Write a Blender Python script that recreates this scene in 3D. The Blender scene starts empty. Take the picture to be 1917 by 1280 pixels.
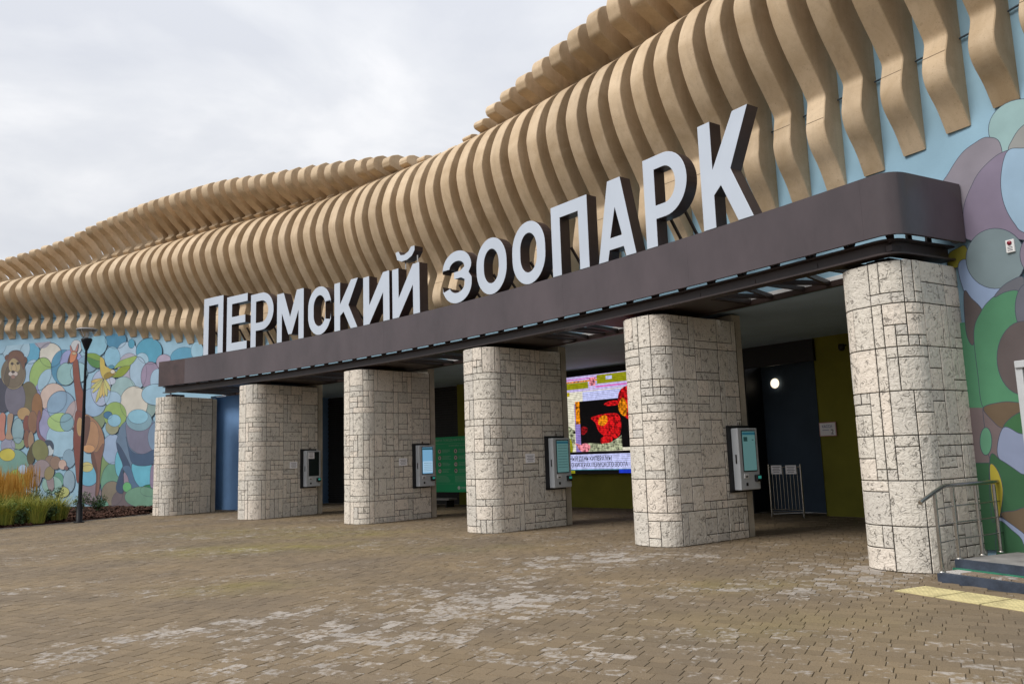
import bpy, bmesh, math, random
from mathutils import Vector, Matrix, noise
rad = math.radians
random.seed(7)
scn = bpy.context.scene
COL = scn.collection

EXPO, SKYS, SUNE = 0.14, 1.0, 2.4

# ------------------------------------------------------------------ camera
HC = 1.6
cam_d = bpy.data.cameras.new('camera')
cam = bpy.data.objects.new('camera', cam_d)
COL.objects.link(cam)
scn.camera = cam
cam_d.sensor_width = 36.0
cam_d.lens = 1500.0 / 1917.0 * 36.0
cam_d.clip_start = 0.1
cam_d.clip_end = 2000.0
_p, _r = rad(8.066), rad(-1.868)
_F = Vector((0, math.cos(_p), math.sin(_p)))
_U0 = Vector((0, -math.sin(_p), math.cos(_p)))
_R0 = Vector((1, 0, 0))
_R = math.cos(_r) * _R0 + math.sin(_r) * _U0
_U = -math.sin(_r) * _R0 + math.cos(_r) * _U0
m = Matrix.Identity(4)
for i in range(3):
    m[i][0], m[i][1], m[i][2] = _R[i], _U[i], -_F[i]
m[2][3] = HC
cam.matrix_world = m

# ------------------------------------------------------------------ view, sky, sun
scn.view_settings.view_transform = 'Standard'
scn.view_settings.look = 'None'
scn.view_settings.exposure = EXPO
scn.view_settings.gamma = 1.0
scn.view_settings.use_curve_mapping = False
SUN_EL, SUN_AZ = 46.0, 243.0        # azimuth clockwise from +Y: behind the camera, to its left
w = bpy.data.worlds.new('World')
scn.world = w
w.use_nodes = True
nt = w.node_tree
nt.nodes.clear()
N = nt.nodes.new
L = nt.links.new
out = N('ShaderNodeOutputWorld')
sky = N('ShaderNodeTexSky')
sky.sky_type = 'NISHITA'
sky.sun_disc = False
sky.sun_elevation = rad(SUN_EL)
sky.sun_rotation = rad(SUN_AZ)
bg1 = N('ShaderNodeBackground'); bg1.inputs[1].default_value = 0.10
L(sky.outputs[0], bg1.inputs[0])
tc = N('ShaderNodeTexCoord')
mp = N('ShaderNodeMapping'); mp.inputs['Scale'].default_value = (1.0, 1.0, 2.2)
L(tc.outputs['Generated'], mp.inputs[0])
n1 = N('ShaderNodeTexNoise'); n1.inputs['Scale'].default_value = 3.1; n1.inputs['Detail'].default_value = 7; n1.inputs['Roughness'].default_value = 0.52
n1.inputs['Distortion'].default_value = 0.25
L(mp.outputs[0], n1.inputs['Vector'])
rmp = N('ShaderNodeValToRGB')
cr = rmp.color_ramp
cr.elements[0].position = 0.37; cr.elements[0].color = (0.615, 0.635, 0.685, 1)
cr.elements[1].position = 0.60; cr.elements[1].color = (0.80, 0.805, 0.825, 1)
e = cr.elements.new(0.50); e.color = (0.695, 0.71, 0.745, 1)
L(n1.outputs['Fac'], rmp.inputs[0])
bg2 = N('ShaderNodeBackground'); bg2.inputs[1].default_value = SKYS
# overcast skies brighten steadily from the horizon to the zenith
sx = N('ShaderNodeSeparateXYZ'); L(tc.outputs['Generated'], sx.inputs[0])
gz = N('ShaderNodeMapRange'); gz.inputs['From Min'].default_value = 0.0; gz.inputs['From Max'].default_value = 1.0; gz.inputs['To Min'].default_value = 0.88; gz.inputs['To Max'].default_value = 1.50
L(sx.outputs['Z'], gz.inputs['Value'])
sc_ = N('ShaderNodeVectorMath'); sc_.operation = 'SCALE'; L(rmp.outputs[0], sc_.inputs[0]); L(gz.outputs[0], sc_.inputs['Scale'])
L(sc_.outputs[0], bg2.inputs[0])
mx = N('ShaderNodeMixShader'); mx.inputs[0].default_value = 0.94
L(bg1.outputs[0], mx.inputs[1]); L(bg2.outputs[0], mx.inputs[2])
L(mx.outputs[0], out.inputs[0])

sd = bpy.data.lights.new('sun', 'SUN')
sd.energy = SUNE
sd.angle = rad(24)
sd.color = (1.0, 0.95, 0.88)
sun = bpy.data.objects.new('sun', sd)
COL.objects.link(sun)
_az, _el = rad(SUN_AZ), rad(SUN_EL)
sdir = Vector((math.sin(_az) * math.cos(_el), math.cos(_az) * math.cos(_el), math.sin(_el)))
sun.rotation_euler = sdir.to_track_quat('Z', 'Y').to_euler()
sun.location = (-10, -20, 30)

# ------------------------------------------------------------------ helpers
def lin(c):
    return tuple((v / 255 / 12.92 if v / 255 <= 0.04045 else ((v / 255 + 0.055) / 1.055) ** 2.4) for v in c)

def mat(name, col, rough=0.7, spec=0.4, metal=0.0, var=0.0, vscale=3.0, bump=0.0, bscale=20.0, emit=None, estr=0.0, stretch=(1, 1, 1), var2=None):
    mt = bpy.data.materials.new(name)
    mt.use_nodes = True
    t = mt.node_tree
    b = t.nodes['Principled BSDF']
    b.inputs['Base Color'].default_value = (*col, 1)
    b.inputs['Roughness'].default_value = rough
    b.inputs['Specular IOR Level'].default_value = spec
    b.inputs['Metallic'].default_value = metal
    if var > 0 or bump > 0:
        c = t.nodes.new('ShaderNodeTexCoord')
        mpn = t.nodes.new('ShaderNodeMapping'); mpn.inputs['Scale'].default_value = stretch
        t.links.new(c.outputs['Object'], mpn.inputs[0])
    if var > 0:
        nz = t.nodes.new('ShaderNodeTexNoise'); nz.inputs['Scale'].default_value = vscale; nz.inputs['Detail'].default_value = 6; nz.inputs['Roughness'].default_value = 0.6
        t.links.new(mpn.outputs[0], nz.inputs['Vector'])
        r = t.nodes.new('ShaderNodeValToRGB')
        c2 = var2 or tuple(v * (1 - var) for v in col)
        r.color_ramp.elements[0].position = 0.35; r.color_ramp.elements[0].color = (*c2, 1)
        r.color_ramp.elements[1].position = 0.65; r.color_ramp.elements[1].color = (*[min(1, v * (1 + var * 0.4)) for v in col], 1)
        t.links.new(nz.outputs['Fac'], r.inputs[0])
        t.links.new(r.outputs[0], b.inputs['Base Color'])
    if bump > 0:
        nb = t.nodes.new('ShaderNodeTexNoise'); nb.inputs['Scale'].default_value = bscale; nb.inputs['Detail'].default_value = 5
        t.links.new(mpn.outputs[0], nb.inputs['Vector'])
        bp = t.nodes.new('ShaderNodeBump'); bp.inputs['Strength'].default_value = bump; bp.inputs['Distance'].default_value = 0.02
        t.links.new(nb.outputs['Fac'], bp.inputs['Height'])
        t.links.new(bp.outputs[0], b.inputs['Normal'])
    if emit:
        b.inputs['Emission Color'].default_value = (*emit, 1)
        b.inputs['Emission Strength'].default_value = estr
    return mt

class MB:
    def __init__(s):
        s.v, s.f, s.m = [], [], []
    def face(s, pts, mi=0):
        k = len(s.v); s.v += [tuple(p) for p in pts]; s.f.append(tuple(range(k, k + len(pts)))); s.m.append(mi)
    def grid(s, rows, mi=0, close=False):
        k = len(s.v); n = len(rows[0])
        for r in rows: s.v += [tuple(p) for p in r]
        for i in range(len(rows) - 1):
            for j in range(n if close else n - 1):
                a, b = k + i * n + j, k + i * n + (j + 1) % n
                s.f.append((a, b, b + n, a + n)); s.m.append(mi)
        return k
    def box(s, c, sz, M=None, mi=0, bev=0.0):
        x, y, z = [q / 2 for q in sz]; c = Vector(c)
        if bev <= 0:
            P = [Vector((a * x, b * y, d * z)) + c for a in (-1, 1) for b in (-1, 1) for d in (-1, 1)]
            F = [(0, 1, 3, 2), (4, 6, 7, 5), (0, 4, 5, 1), (2, 3, 7, 6), (0, 2, 6, 4), (1, 5, 7, 3)]
        else:
            bm = bmesh.new(); bmesh.ops.create_cube(bm, size=1.0)
            for vv in bm.verts: vv.co = Vector((vv.co.x * sz[0], vv.co.y * sz[1], vv.co.z * sz[2]))
            bmesh.ops.bevel(bm, geom=bm.edges[:], offset=bev, segments=2, affect='EDGES', profile=0.5)
            bm.verts.index_update()
            P = [vv.co + c for vv in bm.verts]; F = [tuple(q.index for q in ff.verts) for ff in bm.faces]; bm.free()
        if M is not None: P = [M @ q for q in P]
        k = len(s.v); s.v += [tuple(q) for q in P]
        for q in F: s.f.append(tuple(k + i for i in q)); s.m.append(mi)
    def beam(s, a, b, wd, h, mi=0, up=Vector((0, 0, 1))):
        a, b = Vector(a), Vector(b); d = (b - a).normalized()
        x = d.cross(up)
        if x.length < 1e-4: x = Vector((1, 0, 0))
        x.normalize(); y = x.cross(d).normalized()
        A = [p + x * i * wd / 2 + y * j * h / 2 for p in (a, b) for i, j in ((-1, -1), (1, -1), (1, 1), (-1, 1))]
        k = len(s.v); s.v += [tuple(q) for q in A]
        for q in [(0, 1, 2, 3), (7, 6, 5, 4), (0, 4, 5, 1), (1, 5, 6, 2), (2, 6, 7, 3), (3, 7, 4, 0)]:
            s.f.append(tuple(k + i for i in q)); s.m.append(mi)
    def tube(s, pts, r, n=10, mi=0, cap=True):
        pts = [Vector(p) for p in pts]; rows = []
        rr = r if isinstance(r, (list, tuple)) else [r] * len(pts)
        for i, p in enumerate(pts):
            d = (pts[min(i + 1, len(pts) - 1)] - pts[max(i - 1, 0)]).normalized()
            x = d.cross(Vector((0, 0, 1)))
            if x.length < 1e-3: x = Vector((1, 0, 0))
            x.normalize(); y = x.cross(d).normalized()
            rows.append([p + (x * math.cos(2 * math.pi * k / n) + y * math.sin(2 * math.pi * k / n)) * rr[i] for k in range(n)])
        s.grid(rows, mi, True)
        if cap:
            s.face(rows[0][::-1], mi); s.face(rows[-1], mi)
    def lathe(s, prof, n=24, c=(0, 0, 0), mi=0):
        rows = [[(c[0] + r * math.cos(2 * math.pi * k / n), c[1] + r * math.sin(2 * math.pi * k / n), c[2] + z) for k in range(n)] for r, z in prof]
        s.grid(rows, mi, True)
    def build(s, name, mats, parent=None, smooth=False):
        me = bpy.data.meshes.new(name)
        me.from_pydata(s.v, [], s.f)
        if not isinstance(mats, (list, tuple)): mats = [mats]
        for q in mats: me.materials.append(q)
        if len(mats) > 1: me.polygons.foreach_set('material_index', s.m)
        if smooth: me.polygons.foreach_set('use_smooth', [True] * len(s.f))
        me.update()
        o = bpy.data.objects.new(name, me)
        COL.objects.link(o)
        if parent: o.parent = parent
        return o

def tag(o, label=None, cat=None, group=None, kind=None):
    if label: o['label'] = label
    if cat: o['category'] = cat
    if group: o['group'] = group
    if kind: o['kind'] = kind
    return o

def empty(name, loc=(0, 0, 0), rz=0.0):
    o = bpy.data.objects.new(name, None); COL.objects.link(o)
    o.location = loc; o.rotation_euler = (0, 0, rz); o.empty_display_size = 0.2
    return o

def auto_smooth(o, ang=35):
    me = o.data
    me.polygons.foreach_set('use_smooth', [True] * len(me.polygons))
    bm = bmesh.new(); bm.from_mesh(me)
    bmesh.ops.remove_doubles(bm, verts=bm.verts, dist=1e-5)
    for ed in bm.edges:
        if len(ed.link_faces) == 2 and ed.calc_face_angle(0) > rad(ang): ed.smooth = False
    bm.to_mesh(me); bm.free()

# ------------------------------------------------------------------ plan of the facade: an arc, concave to the plaza
CX, CY, RN = -37.00998, -15.71167, 49.138     # centre and radius of the column-nose line
S0 = 50.744
def rw(s): return 51.9 - 1.4 * max(-0.2, min(1.2, s / 24.0))
def ang(s): return (S0 - s) / RN
def axes(s):
    a = ang(s)
    return Vector((math.sin(a), -math.cos(a), 0)), Vector((-math.cos(a), -math.sin(a), 0))   # along +s, outward
def PR(s, R, z=0.0):
    a = ang(s); return Vector((CX + R * math.cos(a), CY + R * math.sin(a), z))
def P(s, u, z=0.0): return PR(s, rw(s) - u, z)
def frame_rz(s):
    t, _ = axes(s); return math.atan2(t.y, t.x)
DS = 0.3
def srange(a, b, step=DS):
    n = max(1, int(math.ceil((b - a) / step - 1e-6))); return [a + (b - a) * i / n for i in range(n + 1)]
# ------------------------------------------------------------------ materials
def stone_mat():
    mt = bpy.data.materials.new('carved_stone'); mt.use_nodes = True
    t = mt.node_tree; b = t.nodes['Principled BSDF']; b.inputs['Roughness'].default_value = 0.85; b.inputs['Specular IOR Level'].default_value = 0.2
    Nn, Ll = t.nodes.new, t.links.new
    c = Nn('ShaderNodeTexCoord'); oi = Nn('ShaderNodeObjectInfo')
    off = Nn('ShaderNodeVectorMath'); off.operation = 'SCALE'; off.inputs[0].default_value = (7.3, 3.1, 5.7)
    Ll(oi.outputs['Random'], off.inputs['Scale'])
    add = Nn('ShaderNodeVectorMath'); Ll(c.outputs['Object'], add.inputs[0]); Ll(off.outputs[0], add.inputs[1])
    # dark worm-like strokes carved in the casting
    nz = Nn('ShaderNodeTexNoise'); nz.inputs['Scale'].default_value = 8.0; nz.inputs['Detail'].default_value = 1.5; nz.inputs['Distortion'].default_value = 1.6
    Ll(add.outputs[0], nz.inputs['Vector'])
    s1 = Nn('ShaderNodeMath'); s1.operation = 'SUBTRACT'; Ll(nz.outputs['Fac'], s1.inputs[0]); s1.inputs[1].default_value = 0.5
    s2 = Nn('ShaderNodeMath'); s2.operation = 'ABSOLUTE'; Ll(s1.outputs[0], s2.inputs[0])
    line = Nn('ShaderNodeMapRange'); line.inputs['From Min'].default_value = 0.010; line.inputs['From Max'].default_value = 0.040; line.inputs['To Min'].default_value = 1; line.inputs['To Max'].default_value = 0
    Ll(s2.outputs[0], line.inputs['Value'])
    nm = Nn('ShaderNodeTexNoise'); nm.inputs['Scale'].default_value = 10.0; nm.inputs['Detail'].default_value = 2
    Ll(add.outputs[0], nm.inputs['Vector'])
    msk = Nn('ShaderNodeMapRange'); msk.inputs['From Min'].default_value = 0.49; msk.inputs['From Max'].default_value = 0.58
    Ll(nm.outputs['Fac'], msk.inputs['Value'])
    st = Nn('ShaderNodeMath'); st.operation = 'MULTIPLY'; Ll(line.outputs[0], st.inputs[0]); Ll(msk.outputs[0], st.inputs[1])
    # finer scratches
    nf = Nn('ShaderNodeTexNoise'); nf.inputs['Scale'].default_value = 19.0; nf.inputs['Detail'].default_value = 2.5; nf.inputs['Distortion'].default_value = 2.2
    Ll(add.outputs[0], nf.inputs['Vector'])
    fr = Nn('ShaderNodeMapRange'); fr.inputs['From Min'].default_value = 0.57; fr.inputs['From Max'].default_value = 0.68
    Ll(nf.outputs['Fac'], fr.inputs['Value'])
    # base tint per stone
    base = Nn('ShaderNodeValToRGB'); e = base.color_ramp.elements
    e[0].color = (0.60, 0.565, 0.51, 1); e[1].color = (0.76, 0.68, 0.59, 1)
    k = e.new(0.45); k.color = (0.68, 0.635, 0.56, 1)
    Ll(oi.outputs['Random'], base.inputs[0])
    m1 = Nn('ShaderNodeMixRGB'); m1.inputs[2].default_value = (0.30, 0.27, 0.23, 1)
    f1 = Nn('ShaderNodeMath'); f1.operation = 'MULTIPLY'; f1.inputs[1].default_value = 0.36; Ll(fr.outputs[0], f1.inputs[0])
    Ll(f1.outputs[0], m1.inputs[0]); Ll(base.outputs[0], m1.inputs[1])
    m2 = Nn('ShaderNodeMixRGB'); m2.inputs[2].default_value = (0.13, 0.115, 0.10, 1)
    f2 = Nn('ShaderNodeMath'); f2.operation = 'MULTIPLY'; f2.inputs[1].default_value = 0.68; Ll(st.outputs[0], f2.inputs[0])
    Ll(f2.outputs[0], m2.inputs[0]); Ll(m1.outputs[0], m2.inputs[1])
    Ll(m2.outputs[0], b.inputs['Base Color'])
    # relief
    h1 = Nn('ShaderNodeMath'); h1.operation = 'MULTIPLY_ADD'; h1.inputs[1].default_value = -1.2; Ll(st.outputs[0], h1.inputs[0])
    h0 = Nn('ShaderNodeMath'); h0.operation = 'MULTIPLY_ADD'; h0.inputs[1].default_value = 1.4; Ll(nz.outputs['Fac'], h0.inputs[0]); 
    hn = Nn('ShaderNodeMath'); hn.operation = 'MULTIPLY'; hn.inputs[1].default_value = -0.8; Ll(nf.outputs['Fac'], hn.inputs[0])
    Ll(hn.outputs[0], h0.inputs[2]); Ll(h0.outputs[0], h1.inputs[2])
    bp = Nn('ShaderNodeBump'); bp.inputs['Strength'].default_value = 0.55; bp.inputs['Distance'].default_value = 0.03
    Ll(h1.outputs[0], bp.inputs['Height']); Ll(bp.outputs[0], b.inputs['Normal'])
    return mt

def paver_mat(name, dark, light, attr=True):
    mt = bpy.data.materials.new(name); mt.use_nodes = True
    t = mt.node_tree; b = t.nodes['Principled BSDF']; b.inputs['Roughness'].default_value = 0.8; b.inputs['Specular IOR Level'].default_value = 0.25
    Nn, Ll = t.nodes.new, t.links.new
    g = Nn('ShaderNodeNewGeometry'); a = Nn('ShaderNodeAttribute'); a.attribute_name = 'wear'; a2 = Nn('ShaderNodeAttribute'); a2.attribute_name = 'tone'
    nz = Nn('ShaderNodeTexNoise'); nz.inputs['Scale'].default_value = 14; nz.inputs['Detail'].default_value = 6; nz.inputs['Roughness'].default_value = 0.65
    Ll(g.outputs['Position'], nz.inputs['Vector'])
    big = Nn('ShaderNodeTexNoise'); big.inputs['Scale'].default_value = 0.55; big.inputs['Detail'].default_value = 5
    Ll(g.outputs['Position'], big.inputs['Vector'])
    s = Nn('ShaderNodeMath'); s.operation = 'ADD'; Ll(a.outputs['Fac'], s.inputs[0])
    q = Nn('ShaderNodeMath'); q.operation = 'MULTIPLY_ADD'; q.inputs[1].default_value = 1.9; q.inputs[2].default_value = -0.95; Ll(nz.outputs['Fac'], q.inputs[0]); Ll(q.outputs[0], s.inputs[1])
    mr = Nn('ShaderNodeMapRange'); mr.inputs['From Min'].default_value = 0.40; mr.inputs['From Max'].default_value = 0.66; Ll(s.outputs[0], mr.inputs['Value'])
    # moss / damp tint
    br = Nn('ShaderNodeValToRGB'); e = br.color_ramp.elements
    e[0].position = 0.35; e[0].color = (*[v * 0.86 for v in dark], 1); e[1].position = 0.68; e[1].color = (dark[0] * 1.12, dark[1] * 1.08, dark[2] * 0.95, 1)
    Ll(big.outputs['Fac'], br.inputs[0])
    fine = Nn('ShaderNodeTexNoise'); fine.inputs['Scale'].default_value = 130; fine.inputs['Detail'].default_value = 2; Ll(g.outputs['Position'], fine.inputs['Vector'])
    fm = Nn('ShaderNodeMapRange'); fm.inputs['From Min'].default_value = 0.3; fm.inputs['From Max'].default_value = 0.7; fm.inputs['To Min'].default_value = 0.72; fm.inputs['To Max'].default_value = 1.3; Ll(fine.outputs['Fac'], fm.inputs['Value'])
    tn = Nn('ShaderNodeMapRange'); tn.inputs['To Min'].default_value = 0.89; tn.inputs['To Max'].default_value = 1.11; Ll(a2.outputs['Fac'], tn.inputs['Value'])
    mm = Nn('ShaderNodeMath'); mm.operation = 'MULTIPLY'; Ll(fm.outputs[0], mm.inputs[0]); Ll(tn.outputs[0], mm.inputs[1])
    a3 = Nn('ShaderNodeAttribute'); a3.attribute_name = 'moss'
    mo = Nn('ShaderNodeMixRGB'); mo.inputs[2].default_value = (0.20, 0.17, 0.055, 1); Ll(a3.outputs['Fac'], mo.inputs[0]); Ll(br.outputs[0], mo.inputs[1])
    mixc = Nn('ShaderNodeMixRGB'); Ll(mr.outputs[0], mixc.inputs[0]); Ll(mo.outputs[0], mixc.inputs[1]); mixc.inputs[2].default_value = (*light, 1)
    vm = Nn('ShaderNodeVectorMath'); vm.operation = 'SCALE'; Ll(mixc.outputs[0], vm.inputs[0]); Ll(mm.outputs[0], vm.inputs['Scale'])
    Ll(vm.outputs[0], b.inputs['Base Color'])
    bp = Nn('ShaderNodeBump'); bp.inputs['Strength'].default_value = 0.5; bp.inputs['Distance'].default_value = 0.008
    Ll(nz.outputs['Fac'], bp.inputs['Height']); Ll(bp.outputs[0], b.inputs['Normal'])
    return mt

def rib_mat():
    mt = bpy.data.materials.new('rib_cladding'); mt.use_nodes = True
    t = mt.node_tree; b = t.nodes['Principled BSDF']; b.inputs['Roughness'].default_value = 0.62; b.inputs['Specular IOR Level'].default_value = 0.3
    Nn, Ll = t.nodes.new, t.links.new
    c = Nn('ShaderNodeTexCoord'); oi = Nn('ShaderNodeObjectInfo')
    n1 = Nn('ShaderNodeTexNoise'); n1.inputs['Scale'].default_value = 1.3; n1.inputs['Detail'].default_value = 7; n1.inputs['Roughness'].default_value = 0.62; n1.inputs['Distortion'].default_value = 0.6
    Ll(c.outputs['Object'], n1.inputs['Vector'])
    r = Nn('ShaderNodeValToRGB'); e = r.color_ramp.elements
    e[0].position = 0.30; e[0].color = (0.455, 0.33, 0.198, 1); e[1].position = 0.72; e[1].color = (0.66, 0.515, 0.352, 1)
    Ll(n1.outputs['Fac'], r.inputs[0])
    # flecks
    n2 = Nn('ShaderNodeTexNoise'); n2.inputs['Scale'].default_value = 34; n2.inputs['Detail'].default_value = 3; n2.inputs['Distortion'].default_value = 1.5
    Ll(c.outputs['Object'], n2.inputs['Vector'])
    f = Nn('ShaderNodeMapRange'); f.inputs['From Min'].default_value = 0.60; f.inputs['From Max'].default_value = 0.70; f.inputs['To Max'].default_value = 0.45; Ll(n2.outputs['Fac'], f.inputs['Value'])
    m1 = Nn('ShaderNodeMixRGB'); m1.inputs[2].default_value = (0.30, 0.20, 0.11, 1); Ll(f.outputs[0], m1.inputs[0]); Ll(r.outputs[0], m1.inputs[1])
    # vertical grime runs
    mp2 = Nn('ShaderNodeMapping'); mp2.inputs['Scale'].default_value = (9, 9, 0.35); Ll(c.outputs['Object'], mp2.inputs[0])
    n3 = Nn('ShaderNodeTexNoise'); n3.inputs['Scale'].default_value = 1.0; n3.inputs['Detail'].default_value = 4; Ll(mp2.outputs[0], n3.inputs['Vector'])
    g = Nn('ShaderNodeMapRange'); g.inputs['From Min'].default_value = 0.5; g.inputs['From Max'].default_value = 0.75; g.inputs['To Max'].default_value = 0.4; Ll(n3.outputs['Fac'], g.inputs['Value'])
    m2 = Nn('ShaderNodeMixRGB'); m2.inputs[2].default_value = (0.38, 0.285, 0.19, 1); Ll(g.outputs[0], m2.inputs[0]); Ll(m1.outputs[0], m2.inputs[1])
    tn = Nn('ShaderNodeMapRange'); tn.inputs['To Min'].default_value = 0.90; tn.inputs['To Max'].default_value = 1.06; Ll(oi.outputs['Random'], tn.inputs['Value'])
    vm = Nn('ShaderNodeVectorMath'); vm.operation = 'SCALE'; Ll(m2.outputs[0], vm.inputs[0]); Ll(tn.outputs[0], vm.inputs['Scale'])
    Ll(vm.outputs[0], b.inputs['Base Color'])
    bp = Nn('ShaderNodeBump'); bp.inputs['Strength'].default_value = 0.25; bp.inputs['Distance'].default_value = 0.01; Ll(n2.outputs['Fac'], bp.inputs['Height']); Ll(bp.outputs[0], b.inputs['Normal'])
    return mt

def paint_mat():
    mt = bpy.data.materials.new('mural_paint'); mt.use_nodes = True
    t = mt.node_tree; b = t.nodes['Principled BSDF']; b.inputs['Roughness'].default_value = 0.6; b.inputs['Specular IOR Level'].default_value = 0.3
    Nn, Ll = t.nodes.new, t.links.new
    a = Nn('ShaderNodeAttribute'); a.attribute_name = 'paint'
    g = Nn('ShaderNodeNewGeometry'); n = Nn('ShaderNodeTexNoise'); n.inputs['Scale'].default_value = 2.2; n.inputs['Detail'].default_value = 6; Ll(g.outputs['Position'], n.inputs['Vector'])
    r = Nn('ShaderNodeMapRange'); r.inputs['From Min'].default_value = 0.3; r.inputs['From Max'].default_value = 0.7; r.inputs['To Min'].default_value = 0.88; r.inputs['To Max'].default_value = 1.06; Ll(n.outputs['Fac'], r.inputs['Value'])
    vm = Nn('ShaderNodeVectorMath'); vm.operation = 'SCALE'; Ll(a.outputs['Color'], vm.inputs[0]); Ll(r.outputs[0], vm.inputs['Scale']); Ll(vm.outputs[0], b.inputs['Base Color'])
    n2 = Nn('ShaderNodeTexNoise'); n2.inputs['Scale'].default_value = 60; Ll(g.outputs['Position'], n2.inputs['Vector'])
    bp = Nn('ShaderNodeBump'); bp.inputs['Strength'].default_value = 0.12; bp.inputs['Distance'].default_value = 0.006; Ll(n2.outputs['Fac'], bp.inputs['Height']); Ll(bp.outputs[0], b.inputs['Normal'])
    return mt

M = {}
M['stone'] = stone_mat()
M['rib'] = rib_mat()
M['paint'] = paint_mat()
PDARK, PLIGHT = (0.188, 0.146, 0.101), (0.345, 0.31, 0.275)
M['paver'] = paver_mat('paver', PDARK, PLIGHT)
M['joint'] = mat('joint_sand', (0.135, 0.108, 0.076), 0.95, 0.1, var=0.35, vscale=2.0)
M['core'] = mat('column_joint', (0.028, 0.024, 0.02), 0.95, 0.1)
M['plaster'] = mat('column_plaster', (0.50, 0.45, 0.37), 0.85, 0.2, var=0.25, vscale=2.5, bump=0.15, bscale=40)
M['steel'] = mat('brown_steel', (0.040, 0.026, 0.024), 0.42, 0.5, var=0.3, vscale=1.5)
M['fascia'] = mat('brown_fascia', (0.074, 0.056, 0.061), 0.26, 0.55, var=0.28, vscale=0.8, bump=0.04, bscale=6, stretch=(1, 1, 0.5))
M['fascia_end'] = mat('brown_fascia_end', (0.062, 0.036, 0.034), 0.38, 0.5, var=0.35, vscale=3)
M['letter'] = mat('letter_face', (0.50, 0.56, 0.65), 0.35, 0.5, var=0.05, vscale=1.0)
M['letter_side'] = mat('letter_side', (0.050, 0.030, 0.028), 0.4, 0.5, var=0.3, vscale=2)
M['wallblue'] = mat('wall_blue', (0.28, 0.45, 0.57), 0.7, 0.25, var=0.12, vscale=0.8, bump=0.1, bscale=50)
M['soffit'] = mat('soffit_white', (0.38, 0.50, 0.62), 0.75, 0.25, var=0.12, vscale=0.7)
M['pipe'] = mat('pipe_grey', (0.06, 0.08, 0.10), 0.6, 0.3)
M['seam'] = mat('rib_seam', (0.10, 0.07, 0.045), 0.9, 0.1)
M['black'] = mat('black_metal', (0.012, 0.012, 0.014), 0.5, 0.4)
M['shutter'] = mat('dark_shutter', (0.022, 0.020, 0.018), 0.5, 0.4, var=0.3, vscale=3)
M['olive'] = mat('olive_wall', (0.21, 0.20, 0.026), 0.75, 0.25, var=0.15, vscale=1.2)
M['blue'] = mat('blue_wall', (0.17, 0.31, 0.56), 0.65, 0.3, var=0.12, vscale=1.0)
M['bluedark'] = mat('slate_blue_wall', (0.045, 0.07, 0.105), 0.7, 0.3, var=0.2, vscale=1.0)
M['frame'] = mat('door_frame_grey', (0.50, 0.52, 0.54), 0.5, 0.4, var=0.1, vscale=3)
M['white'] = mat('white_paint', (0.72, 0.72, 0.72), 0.5, 0.4, var=0.06, vscale=3)
M['paper'] = mat('paper', (0.90, 0.89, 0.92), 0.8, 0.2)
M['ink'] = mat('ink', (0.03, 0.03, 0.06), 0.8, 0.2)
M['inox'] = mat('stainless_steel', (0.46, 0.44, 0.41), 0.24, 0.5, metal=1.0, var=0.12, vscale=8)
M['glassdark'] = mat('dark_glass', (0.02, 0.025, 0.03), 0.08, 0.6)
M['kerb'] = mat('step_riser', (0.045, 0.058, 0.085), 0.6, 0.35, var=0.35, vscale=5, bump=0.3, bscale=30)
M['tread'] = mat('step_tile', (0.27, 0.26, 0.25), 0.7, 0.3, var=0.3, vscale=4)
M['greenstrip'] = mat('green_band', (0.035, 0.20, 0.12), 0.6, 0.3, var=0.3, vscale=6)
M['tactile'] = mat('tactile_yellow', (0.58, 0.50, 0.26), 0.75, 0.2, var=0.25, vscale=5)
M['greenpanel'] = mat('green_panel', (0.015, 0.40, 0.155), 0.45, 0.4, var=0.06, vscale=2)
M['mulch'] = mat('bark_mulch', (0.055, 0.030, 0.022), 0.95, 0.1, var=0.6, vscale=9, bump=0.8, bscale=25)
M['chip'] = mat('wood_chip', (0.095, 0.048, 0.034), 0.9, 0.15, var=0.6, vscale=4)
M['lamp_black'] = mat('lamp_post_black', (0.007, 0.008, 0.011), 0.5, 0.2)

# ------------------------------------------------------------------ ground: one sheet to the horizon, block paving on it
mb = MB()
G = [-400, -60, -25, -10, 0, 10, 25, 60, 400]
for i in range(len(G) - 1):
    for j in range(len(G) - 1):
        mb.face([(G[i], G[j] + 20, -0.008), (G[i + 1], G[j] + 20, -0.008), (G[i + 1], G[j + 1] + 20, -0.008), (G[i], G[j + 1] + 20, -0.012)])
ground = mb.build('ground', M['joint'])
tag(ground, kind='structure')

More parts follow.
